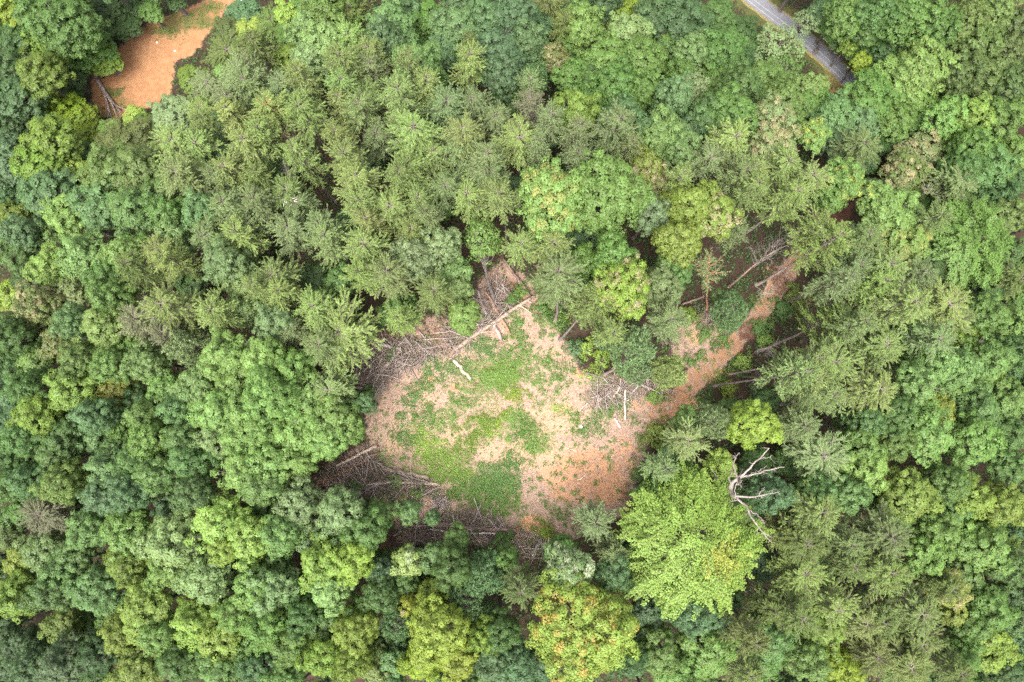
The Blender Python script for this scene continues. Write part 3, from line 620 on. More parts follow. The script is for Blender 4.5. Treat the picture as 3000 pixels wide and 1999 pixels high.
# trees whose trunk foot shows: crown pixel, radius, kind, colours, foot pixel
FOOTED = [(1632,829,74,'p','PW',(1627,940)),(1730,895,64,'p','P',(1637,998)),(1855,1025,70,'s','TW',(1766,1096)),(2079,797,50,'pT','Q',(2070,912)),
          (2307,1096,62,'p','PW',(2094,1131)),(2414,953,76,'p','P',(2216,1032)),(2330,1060,50,'p','PQ',(2139,1097)),(2396,726,68,'p','P',(2215,834)),(2345,1110,46,'p','P',(2172,1103)),
          (807,339,58,'p','P',(905,460)),(2030,1600,184,'l','X',None),(1412,705,52,'a','L',(1448,880)),(2011,1290,58,'p','PW',(1985,1268))]
BUSHES = [(1686,1022,32,'BT'),(1766,1048,42,'YX'),(1722,1020,30,'X'),(2177,1060,28,'X'),(2132,1137,27,'Y'),(1918,1160,29,'MX'),(2066,976,24,'M'),(2123,954,32,'M'),(2132,1007,19,'M'),(2097,1016,19,'M'),(2025,1052,22,'M'),
          (2057,1043,20,'ML'),(2020,922,30,'MY'),(1927,1275,46,'OY'),(1955,1300,34,'YM'),(1880,1390,28,'M'),(1905,1433,38,'ML'),(1600,1560,26,'Y'),(1470,1585,34,'M'),(1185,1480,26,'Y'),(1500,872,26,'M'),(1525,855,22,'ML'),(1580,910,30,'M'),
          (2330,870,40,'YD'),(2300,905,36,'MD'),(1150,1040,24,'MD'),(2240,1000,30,'XM'),(2230,960,34,'M'),(2430,700,40,'MD'),(1080,1150,26,'M'),(1160,1410,22,'L'),(1225,1440,24,'L'),(1040,1430,26,'MT')]

LANDMARK = [('the long pale fallen log', 1440, 950), ('the orange dirt patch', 420, 180), ('the paved road', 2400, 150), ('the bare silvery snag', 2190, 1430), ('the huge lime green tree', 2040, 1590),
            ('the orange-tinged maple', 1710, 1850), ('the red dirt trail', 2100, 1040), ('the shaded red-brown opening', 2440, 620), ('the drooping bright green tree', 2840, 705),
            ('the photo\'s top left corner', 0, 0), ('the photo\'s bottom left corner', 0, 1999), ('the photo\'s bottom right corner', 3000, 1999), ('the photo\'s top right corner', 3000, 0),
            ('the middle of the left edge', 0, 1000), ('the middle of the right edge', 3000, 1000), ('the middle of the top edge', 1500, 0), ('the middle of the bottom edge', 1150, 1999),
            ('the clearing\'s left brush heap', 1110, 1070), ('the brownish grey pine at left', 147, 1520), ('the golden round tree at left', 339, 1137), ('the reddish leaning pine trunk', 860, 415),
            ('the brush heap below the clearing', 1080, 1420), ('the white debris in the clearing', 1640, 1240)]
ORD = ['nearest', 'second nearest', 'third nearest', 'fourth nearest', 'fifth nearest', 'sixth nearest', 'seventh nearest', 'eighth nearest', 'ninth nearest', 'tenth nearest', 'eleventh nearest', 'twelfth nearest'] + ['%dth nearest' % i for i in range(13, 60)]

TIPS = {'tan': ((0.32, 0.29, 0.14), 0.26), 'gold': ((0.33, 0.33, 0.09), 0.2), 'yel': ((0.38, 0.41, 0.08), 0.2), 'orange': ((0.42, 0.32, 0.07), 0.15), 'cream': ((0.34, 0.40, 0.22), 0.25)}
TREES = []          # records for labels
def plant(u, v, rp, kind, cols, r, foot=None, tip=None, name=None, hscale=1.0):
    if kind == 'o':
        rr = rp * 0.0475
        key = 'oS' if rr < 2.5 else 'oM' if rr < 3.9 else 'oL' if rr < 6.3 else 'oX'
    elif kind == 'p': key = 'pL' if rp > 88 else 'p'
    else: key = kind
    lst = PROTO[key]; pr = lst[int(r.integers(len(lst)))]
    if kind == 'l': pr = lst[0] if rp > 150 else lst[1]
    H = pr['H'] * (r.uniform(0.82, 1.14) if kind == 'p' else r.uniform(0.9, 1.1)) * hscale
    if kind == 'd': H = pr['H'] * (rp / 28.0) * r.uniform(0.8, 1.1)
    hc = pr['hc'] * H / pr['H']
    c = at(u, v, hc)
    depth = -((c - CAMP) @ AX)[2]
    R = rp * depth / FPX * (1.03 if kind in ('p', 's', 'pT') else 1.12)
    sx = R / pr['R']
    if foot is None:
        b = np.array([c[0], c[1], float(terrain(c[0], c[1]))]); rot = None; sz = H / pr['H']
    else:
        b = at(*foot); ax = Vector(c - b); rot = Vector((0, 0, 1)).rotation_difference(ax); sz = ax.length / pr['hc']
    o = empty(name or ('pine_tree' if kind in ('p', 's', 'pT') else 'shrub' if kind == 'd' else 'olive_pale_broadleaf' if cols[0] in 'OGW' else 'small_broadleaf_tree' if rp < 50 else 'broadleaf_tree'), b)  # broadleaf trees named by crown size and leaf colour, species not known
    o.rotation_mode = 'QUATERNION'
    spin = Matrix.Rotation(r.uniform(0, 6.28) if kind != 'l' else 0.0, 4, 'Z').to_quaternion()
    if rot is None and kind in ('p', 's'): rot = Matrix.Rotation(r.normal(0, 0.05), 4, 'X').to_quaternion() @ Matrix.Rotation(r.normal(0, 0.05), 4, 'Y').to_quaternion()
    o.rotation_quaternion = (rot @ spin) if rot is not None else spin
    o.scale = (sx, sx * r.uniform(0.93, 1.07), sz)
    t = link('trunk' if kind != 'd' else 'stems', pr['trunk'], pr['barkmat'], o)
    if foot == (2070, 912):
        t.data = pr['trunk'].copy(); t.data.materials.clear(); t.data.materials.append(M_REDBARK)
    if foot == (905, 460):
        t.data = pr['trunk'].copy(); t.data.materials.clear(); t.data.materials.append(M_REDBARK)
    cr = link('crown' if kind != 'd' else 'foliage', pr['crown'], pr['leafmat'], o)
    cr.color = (*leafcol(cols, r), 1.0)
    tc, tm = TIPS.get(tip, ((0.1, 0.1, 0.1), 0.0)); cr['tip'] = tc; cr['tipmix'] = tm
    TREES.append([o, u, v, kind, cols, tip, rp]); return o

tr_ = np.random.default_rng(21)
for (ox, oy), txt in TILES:
    for e in txt.replace('\n', ';').split(';'):
        q = e.split()
        if not q: continue
        u, v, rp = ox + float(q[0]) / 2.24, oy + float(q[1]) / 2.24, float(q[2]) / 2.24
        hs_ = 1.0
        if 'D' in q[4] and len(q[4]) == 1: hs_ = 0.85
        if sdf(np.array([u]), np.array([v]), DIRT)[0] < 130: hs_ *= 0.52
        if poly_dist(np.array([u]), np.array([v]), ROADC, False)[0] < 130: hs_ *= 0.72
        plant(u, v, rp, q[3], q[4], tr_, None, q[5] if len(q) > 5 else None, hscale=hs_)
for (u, v, rp, k, cols, foot) in FOOTED: plant(u, v, rp, k, cols, tr_, foot, 'yel' if k == 'l' else None)
for (u, v, rp, cols) in BUSHES: plant(u, v, rp, 'd', cols, tr_)

def label_trees():
    cls = {}
    for rec in TREES:
        o, u, v, kind, cols, tip, rp = rec
        word = COLWORD[cols[0]]
        if kind in ('p', 'pT'): noun, cat, grp = 'feathery pine', 'pine tree', 'pines of the forest'
        elif kind == 's': noun, cat, grp = 'soft dense pine', 'pine tree', 'pines of the forest'
        elif kind == 'a': noun, cat, grp = 'sparse airy tree', 'tree', 'broadleaf trees of the forest'
        elif kind == 'd': noun, cat, grp = 'low leafy bush', 'shrub', 'bushes on open ground'
        elif kind == 'l': noun, cat, grp = 'broad drooping tree', 'tree', 'broadleaf trees of the forest'
        else: noun, cat, grp = 'broadleaf tree', 'tree', 'broadleaf trees of the forest'
        if tip: noun = {'tan': 'tan-tipped ', 'gold': 'gold-flecked ', 'yel': 'yellow-tipped ', 'orange': 'orange-flecked ', 'cream': 'cream-flecked '}[tip] + noun
        if kind == 'o' and not tip: noun = ('big ' if rp > 68 else 'small ' if rp < 47 else '') + noun
        tag(o, None, cat, grp); cls.setdefault(word + ' ' + noun, []).append(rec)
    for key, recs in cls.items():
        if len(recs) == 1: recs[0][0]['label'] = key + (', the only one so coloured'); continue
        P = np.array([[r[1], r[2]] for r in recs]); best = [(99, 1e9, 0)] * len(recs)
        for li, (ln, lx, ly) in enumerate(LANDMARK):
            d = np.hypot(P[:, 0] - lx, P[:, 1] - ly); rank = np.argsort(np.argsort(d))
            for i in range(len(recs)):
                if (rank[i], d[i]) < best[i][:2]: best[i] = (rank[i], d[i], li)
        for i, r in enumerate(recs):
            lab = '%s, %s such one to %s' % (key, ORD[best[i][0]], LANDMARK[best[i][2]][0])
            if len(lab.split()) > 16: lab = lab.replace(' such one', '').replace('broadleaf tree', 'tree')
            r[0]['label'] = lab


# ------------------------------------------------------------------ gaps between the crowns: lower trees of the same wood
def fill_gaps():
    r = np.random.default_rng(5)
    T = np.array([[t[1], t[2], t[6]] for t in TREES if t[3] != 'd'])
    added = []; n = 0
    cand = [(u + r.uniform(-14, 14), v + r.uniform(-14, 14)) for u in range(-60, 3075, 44) for v in range(-60, 2075, 44)]
    r.shuffle(cand)
    U = np.array(cand); open_ = np.zeros(len(U), bool)
    for poly, mrg in ((MAIN, 45), (BRUSH, 30), (BRUSH2, 30), (TRAIL, 40), (SIDE, 30), (DARKOPEN, 30), (SMALLOPEN, 30), (DIRT, 32)):
        open_ |= sdf(U[:, 0], U[:, 1], poly) < mrg
    open_ |= poly_dist(U[:, 0], U[:, 1], ROADC, False) < 62
    for x0, y0, x1, y1, d0 in ((2094,1131,2290,1090,60),(2216,1032,2360,1000,50),(2133,842,2300,725,60),(2215,834,2350,750,50),(1627,940,1650,860,50),(1637,998,1720,920,50),(2070,912,2075,850,50),(905,460,820,380,55),(280,200,350,345,60),(1995,895,2065,868,50)):
        open_ |= poly_dist(U[:, 0], U[:, 1], [(x0, y0), (x1, y1)], False) < d0
    for (u, v), op in zip(U, open_):
        if op: continue
        rp = 40.0 + 14 * r.random()
        allT = np.concatenate([T, np.array(added).reshape(-1, 3)])
        gap = (np.hypot(allT[:, 0] - u, allT[:, 1] - v) - allT[:, 2] * 1.0).min()
        if gap < -6: continue
        near = np.argmin(np.hypot(T[:, 0] - u, T[:, 1] - v)); k = [t for t in TREES if t[3] != 'd'][near]
        edge = u < 40 or u > 2960 or v < 40 or v > 1960
        plant(u, v, rp, 'o', r.choice(['D', 'DM', 'MD', 'DB', 'M']), r, None, None, name='understory_tree' if not edge else None, hscale=0.62 if not edge else 0.95)
        added.append((u, v, rp)); n += 1
        if n >= 170: break
    print('FILLED', n)
fill_gaps()
label_trees()

# ------------------------------------------------------------------ forest undergrowth and the plants of the clearing (uncountable ground cover)
def rosette(name, XY, spread, size, height, per, color, mat, r, z0=0.03):
    n = len(XY); idx = np.repeat(np.arange(n), per); m = len(idx)
    ang = r.uniform(0, 6.28, m); rad = spread[idx] * np.sqrt(r.random(m))
    x = XY[idx, 0] + rad * np.cos(ang); y = XY[idx, 1] + rad * np.sin(ang)
    h = height[idx] * (1 - 0.6 * (rad / spread[idx]) ** 2) * r.uniform(0.45, 1.05, m)
    P = np.stack([x, y, terrain(x, y) + z0 + h], 1)
    d = np.stack([np.cos(ang), np.sin(ang), np.zeros(m)], 1)
    Nn = d * 0.35 + np.array([0, 0, 0.9]) + rdir(r, m) * 0.45
    L = size[idx] * r.uniform(0.7, 1.35, m)
    V, F = leaves(P, Nn, d + rdir(r, m) * 0.7, L, L * r.uniform(0.5, 0.8, m))
    o = link(name, mesh_np(name, V, F, {'leaf': r.random(m), 'spray': np.clip(r.random(n)[idx] + r.normal(0, .05, m), 0, 1)}), mat)
    o.color = (*color, 1.0); o['tip'] = (0.2, 0.2, 0.05); o['tipmix'] = 0.0
    return o

def undergrowth():
    r = np.random.default_rng(11); n = 36000
    X = r.uniform(-112, 112, n); Y = r.uniform(-72, 112, n); Z = terrain(X, Y)
    u, v = to_px(np.stack([X, Y, Z], 1))
    keep = (u > -250) & (u < 3250) & (v > -250) & (v < 2250)
    d = np.full(n, 1e9)
    for poly in (MAIN, TRAIL, SIDE, DARKOPEN, SMALLOPEN, DIRT): d = np.minimum(d, sdf(u, v, poly))
    d = np.minimum(d, poly_dist(u, v, ROADC, False) - 38)
    b = np.minimum(sdf(u, v, BRUSH), sdf(u, v, BRUSH2))
    keep &= (d > 8) & ((b > 0) | (r.random(n) < 0.22))
    XY = np.stack([X, Y], 1)[keep]; k = len(XY)
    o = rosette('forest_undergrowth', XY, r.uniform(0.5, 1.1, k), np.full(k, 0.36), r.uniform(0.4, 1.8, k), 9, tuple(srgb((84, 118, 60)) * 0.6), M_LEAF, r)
    tag(o, 'dark green undergrowth covering the forest floor between the trees', 'undergrowth', None, 'stuff')
undergrowth()

def dry_grass():
    r = np.random.default_rng(17); q = r.uniform([1060, 860], [2300, 1640], (70000, 2))
    d = np.minimum(sdf(q[:, 0], q[:, 1], MAIN), np.minimum(sdf(q[:, 0], q[:, 1], BRUSH) + 6, sdf(q[:, 0], q[:, 1], BRUSH2) + 6))
    q = q[d < r.normal(0, 6, len(q))]
    dens = 0.5 + 0.5 * np.sin(q[:, 0] * 0.045 + 2 * np.sin(q[:, 1] * 0.03)) * np.sin(q[:, 1] * 0.052 + np.sin(q[:, 0] * 0.021))
    q = q[r.random(len(q)) < 0.25 + 0.75 * dens][:16000]; n = len(q)
    P = at_many(q[:, 0], q[:, 1], 0.0); P[:, 2] += r.uniform(0.02, 0.10, n)
    a = r.uniform(0, 6.28, n); A = np.stack([np.cos(a), np.sin(a), r.normal(0, 0.25, n)], 1)
    L = r.uniform(0.25, 0.75, n)
    V, F = leaves(P, rdir(r, n) * 0.5 + np.array([0, 0, 1.0]), A, L, L * 0.0 + r.uniform(0.03, 0.075, n), 0.05)
    o = link('dry_grass', mesh_np('dry_grass', V, F, {'leaf': r.random(n), 'spray': r.random(n)}), M_STRAW); o.color = (0.40, 0.285, 0.205, 1.0); o['tip'] = (0.24, 0.15, 0.11); o['tipmix'] = 0.45
    tag(o, 'dry straw and pine needles strewn over the clearing', 'dry grass', None, 'stuff')
M_STRAW = leaf_material('dry_straw', vary=0.9, rough=0.8, spec=0.1, trans=0.1)
dry_grass()

WEEDS = [  # photo px: cx, cy, rx, ry, colour, density
(1290,1080,62,36,'MT',1),(1250,1130,46,26,'M',1),(1345,1075,40,30,'MT',1),(1208,1178,36,36,'MT',1),(1223,1223,30,22,'M',.8),(1175,1259,26,40,'MT',1.2),(1203,1290,30,26,'M',1),(1246,1300,36,50,'X',1.2),(1290,1330,72,46,'LX',.9),(1315,1372,82,40,'LX',.9),
(1353,1172,42,46,'ML',.8),(1310,1223,42,32,'L',.7),(1259,1208,18,40,'M',1),(1412,1244,50,40,'YM',1),(1371,1295,40,45,'YM',1.1),(1443,1255,30,20,'X',.9),(1481,1101,50,45,'YM',1),(1430,1126,64,46,'L',.8),(1443,1083,84,36,'L',.9),(1504,1160,36,30,'Y',1),(1473,1213,26,26,'Y',1),
(1509,1221,32,22,'L',.8),(1540,1254,46,36,'M',.9),(1489,1280,26,20,'L',.8),(1494,1348,30,30,'MT',1),(1468,1407,66,60,'MT',1.3),(1417,1433,82,42,'ML',1.1),(1366,1428,62,36,'LM',1),(1124,1343,36,26,'L',.5),(1445,1411,60,50,'MT',1),(1476,1478,72,36,'ML',1),(1440,1509,42,26,'ML',.9),(1570,1308,36,26,'L',1),
(1427,1025,52,36,'MT',1.1),(1507,976,36,32,'M',1),(1534,1016,42,24,'M',1),(1534,1065,84,42,'LM',.9),(1614,1056,32,26,'M',.9),(1650,1096,42,32,'M',1),(1476,1101,62,50,'L',.8),(1587,1114,42,28,'LM',.9),(1507,1221,32,26,'L',.9),(1538,1253,36,46,'M',1),(1570,1297,40,36,'L',1),(1427,1248,40,40,'YM',.8),
(1641,1199,20,15,'X',.8),(1686,1226,26,24,'M',1),(1690,1266,22,16,'M',1),(1735,1257,38,22,'MT',1.1),(1753,1221,28,22,'MT',1),(1815,1186,42,36,'MT',1.1),(1780,1199,30,26,'M',1),(1954,1163,16,15,'MT',.9),(1851,1235,15,12,'MT',1),(1757,1114,36,26,'ML',.8),(1721,1096,15,12,'X',1),
(1512,936,30,34,'M',.9),(1592,918,42,36,'M',.9),(1610,962,36,26,'MT',1),(1650,940,30,22,'X',.9),(1395,1010,40,30,'MT',.8),(1340,1180,40,30,'ML',.5),(1270,1250,60,50,'LM',.35),(1600,1170,70,40,'LM',.3),(1120,1250,30,80,'LM',.15),
(1560,1545,60,30,'ML',.35),(1640,1500,70,30,'ML',.35),(1380,1470,60,20,'LM',.9),(1330,1390,60,20,'LX',.9),(1250,1390,40,20,'LX',.6),(1200,1340,30,30,'L',.5),(1190,1390,30,22,'XL',.6),(1150,1450,40,26,'LM',.6),(1300,1450,40,20,'M',.6),(1340,1520,40,22,'M',.6),(1470,1610,70,22,'MD',.8),(1570,1600,40,26,'M',.6),
(520,100,40,26,'MD',.35),(570,60,50,22,'M',.5),(330,270,34,18,'M',.45),(370,315,36,12,'M',.4),(480,92,36,14,'M',.6),(620,25,40,16,'M',.6),(305,330,24,20,'M',.7),(1700,1560,60,30,'M',.2),(1860,1420,22,60,'M',.5),(1880,1330,20,40,'M',.5),(1930,1230,30,30,'M',.3),(1640,900,40,40,'M',.7),(1560,840,30,30,'M',.6),(2030,980,60,40,'LM',.4),(2090,990,40,26,'M',.5),(2110,1105,40,26,'YM',.6),(2165,1070,36,26,'M',.7),(2060,1165,36,20,'M',.5),(2290,905,36,40,'M',.6),(2210,880,26,30,'M',.5),(1960,1060,50,40,'LM',.4),(1350,985,30,20,'L',.4),(1240,1000,40,20,'LM',.4),
]
TUFTS = [(1543,1350),(1565,1357),(1641,1339),(1677,1357),(1704,1361),(1632,1384),(1659,1402),(1686,1393),(1668,1353),(1775,1344),(1793,1326),(1793,1375),(1637,1433),(1614,1419),(1677,1446),(1654,1469),(1712,1460),(1605,1473),(1650,1500),(1614,1504),(1592,1522),(1556,1404),(1578,1402),(1784,1342),(1690,1300),(1650,1310),(1720,1290),(1600,1360),(1750,1410),(1820,1440),(1760,1470),(1700,1500),(1730,1530),(1660,1540),(1620,1560),(1690,1440),(1580,1450),(1560,1430),(1840,1300),(1800,1290),(1770,1310),(1870,1280),(2060,1050),(2040,1080),(2015,1130),(1990,1200),(2090,1060),(2105,1100),(2130,1085),(2160,1050),(2190,1020),(2075,1130),(2045,1165),(2010,1205),(2170,945),(2200,900),(2228,870),(2245,850),(2268,935),(2300,880),(2330,845),(2020,1065),(1985,1085),(1960,1105)]
def weeds():
    r = np.random.default_rng(31); by = {}
    for (cx, cy, rx, ry, col, den) in WEEDS:
        n = int(rx * ry * den * 0.042) + 3
        a = r.uniform(0, 6.28, n); q = np.where(r.random(n) < 0.75, np.sqrt(r.random(n)) * 1.05, np.abs(r.normal(0, 1.1, n)))
        for i in range(n):
            wob = 1 + 0.25 * math.sin(a[i] * 3 + cx) + 0.15 * math.sin(a[i] * 7 + cy)
            u, v = cx + rx * q[i] * wob * math.cos(a[i]), cy + ry * q[i] * wob * math.sin(a[i])
            by.setdefault(col, []).append((u, v, r.uniform(0.25, 0.95), r.uniform(0.12, 0.7)))
    for (u, v) in TUFTS:
        for k in range(3): by.setdefault('ML' if k else 'M', []).append((u + r.normal(0, 7), v + r.normal(0, 5), r.uniform(0.25, 0.6), r.uniform(0.1, 0.35)))
    P = r.uniform([1080, 900], [1900, 1600], (900, 2)); P = P[sdf(P[:, 0], P[:, 1], MAIN) < -5]
    for (u, v) in P[:330]: by.setdefault(r.choice(['M', 'ML', 'L']), []).append((u, v, r.uniform(0.12, 0.3), r.uniform(0.08, 0.25)))
    nm = {'MT': ('bramble_cover', 'dark green brambles in dense patches on the clearing'), 'M': ('leafy_weeds', 'mid-green leafy weeds scattered over the clearing'), 'X': ('yellow_weeds', 'yellow-green weeds in the middle left of the clearing'),
          'LX': ('lime_weeds', 'light lime weeds spread over the lower left of the clearing'), 'ML': ('mixed_weeds', 'fresh green mixed weeds across the clearing'), 'L': ('pale_weeds', 'pale green grassy weeds in the upper clearing'),
          'YM': ('golden_weeds', 'golden green weeds in clumps on the clearing'), 'Y': ('mustard_weeds', 'mustard green weeds in two small clumps'), 'LM': ('light_weeds', 'light green loose weeds on the clearing'),
          'MD': ('shaded_weeds', 'deep green weeds along the shaded edges'), 'XL': ('bright_weeds', 'bright green weeds by the lower brush heap')}
    for col, L in by.items():
        A = np.array(L); W = at_many(A[:, 0], A[:, 1])[:, :2]
        name, lab = nm[col]; k = len(W)
        o = rosette(name, W, A[:, 2], np.full(k, 0.19), A[:, 3], 17, tuple(np.mean([srgb(PAL[c]) for c in col], 0) * ALB * 1.25), M_LEAF, r)
        tag(o, lab, 'weeds', None, 'stuff')
weeds()

# ------------------------------------------------------------------ fallen logs, root plates, brushwood
def px_pts(pts, lift): return np.array([at(p[0], p[1], p[2] if len(p) > 2 else lift) for p in pts])
def smooth_line(P, n=9):
    P = np.asarray(P, float); s = np.r_[0, np.cumsum(np.linalg.norm(np.diff(P, axis=0), axis=1))]; q = np.linspace(0, s[-1], n)
    Q = np.stack([np.interp(q, s, P[:, i]) for i in range(3)], 1)
    for _ in range(2): Q[1:-1] = (Q[:-2] + 2 * Q[1:-1] + Q[2:]) / 4
    return Q
lr = np.random.default_rng(77)
def log(pts, w, mat, label, lift=None, taper=0.65, roots=None, stubs=3, name='fallen_log'):
    rad = w * 0.0345; lift = rad * 0.9 if lift is None else lift
    P = smooth_line(px_pts(pts, lift), 9); c = P[0].copy()
    o = empty(name, c)
    Q = P - c; ln = np.linalg.norm(Q[-1]); Q[1:-1] += lr.normal(0, min(0.08, rad * 0.3), (7, 3)) * np.array([1, 1, 0.4])
    T = Tubes(); T.add(Q, np.linspace(rad, rad * taper, 9) * (1 + lr.normal(0, 0.05, 9)), 8)
    link('log_trunk' if w >= 4 else 'stem', T.mesh('log'), mat, o)
    if stubs and ln > 2.5:
        ax = Q[-1] / ln
        for k in range(stubs):
            a = lr.uniform(0.3, 0.98); s = np.array([np.interp(a, np.linspace(0, 1, 9), Q[:, i]) for i in range(3)])
            d = ax * lr.uniform(0.2, 0.9) + lr.normal(0, 0.6, 3); d[2] = abs(d[2]) * 0.4; d /= np.linalg.norm(d)
            e = s + d * ln * lr.uniform(0.06, 0.2); m = (s + e) / 2 + lr.normal(0, 0.06, 3)
            B = Tubes(); B.add([s, m, e], [rad * 0.32, rad * 0.22, rad * 0.1], 5)
            link('branch_stub', B.mesh('stub'), mat, o)
    if roots:
        R = Tubes(); ax = -Q[1] / np.linalg.norm(Q[1]); side = np.cross(ax, [0, 0, 1]); side /= np.linalg.norm(side)
        for k in range(26):
            th = lr.uniform(0, 6.28); d = side * math.cos(th) + np.array([0, 0, 1]) * math.sin(th) * 0.8 + ax * lr.uniform(-0.1, 0.7)
            L = rad * lr.uniform(1.6, 3.6); e = d / np.linalg.norm(d) * L; e[2] = max(e[2], -lift + 0.02)
            R.add([np.zeros(3), e * 0.5 + lr.normal(0, 0.06, 3), e], [rad * 0.34, rad * 0.22, rad * 0.05], 5)
        link('root_plate', R.mesh('roots'), roots, o)['kind'] = 'stuff'
    tag(o, label, 'fallen log' if w >= 4 else 'branch', 'fallen logs and branches round the clearing')
    return o
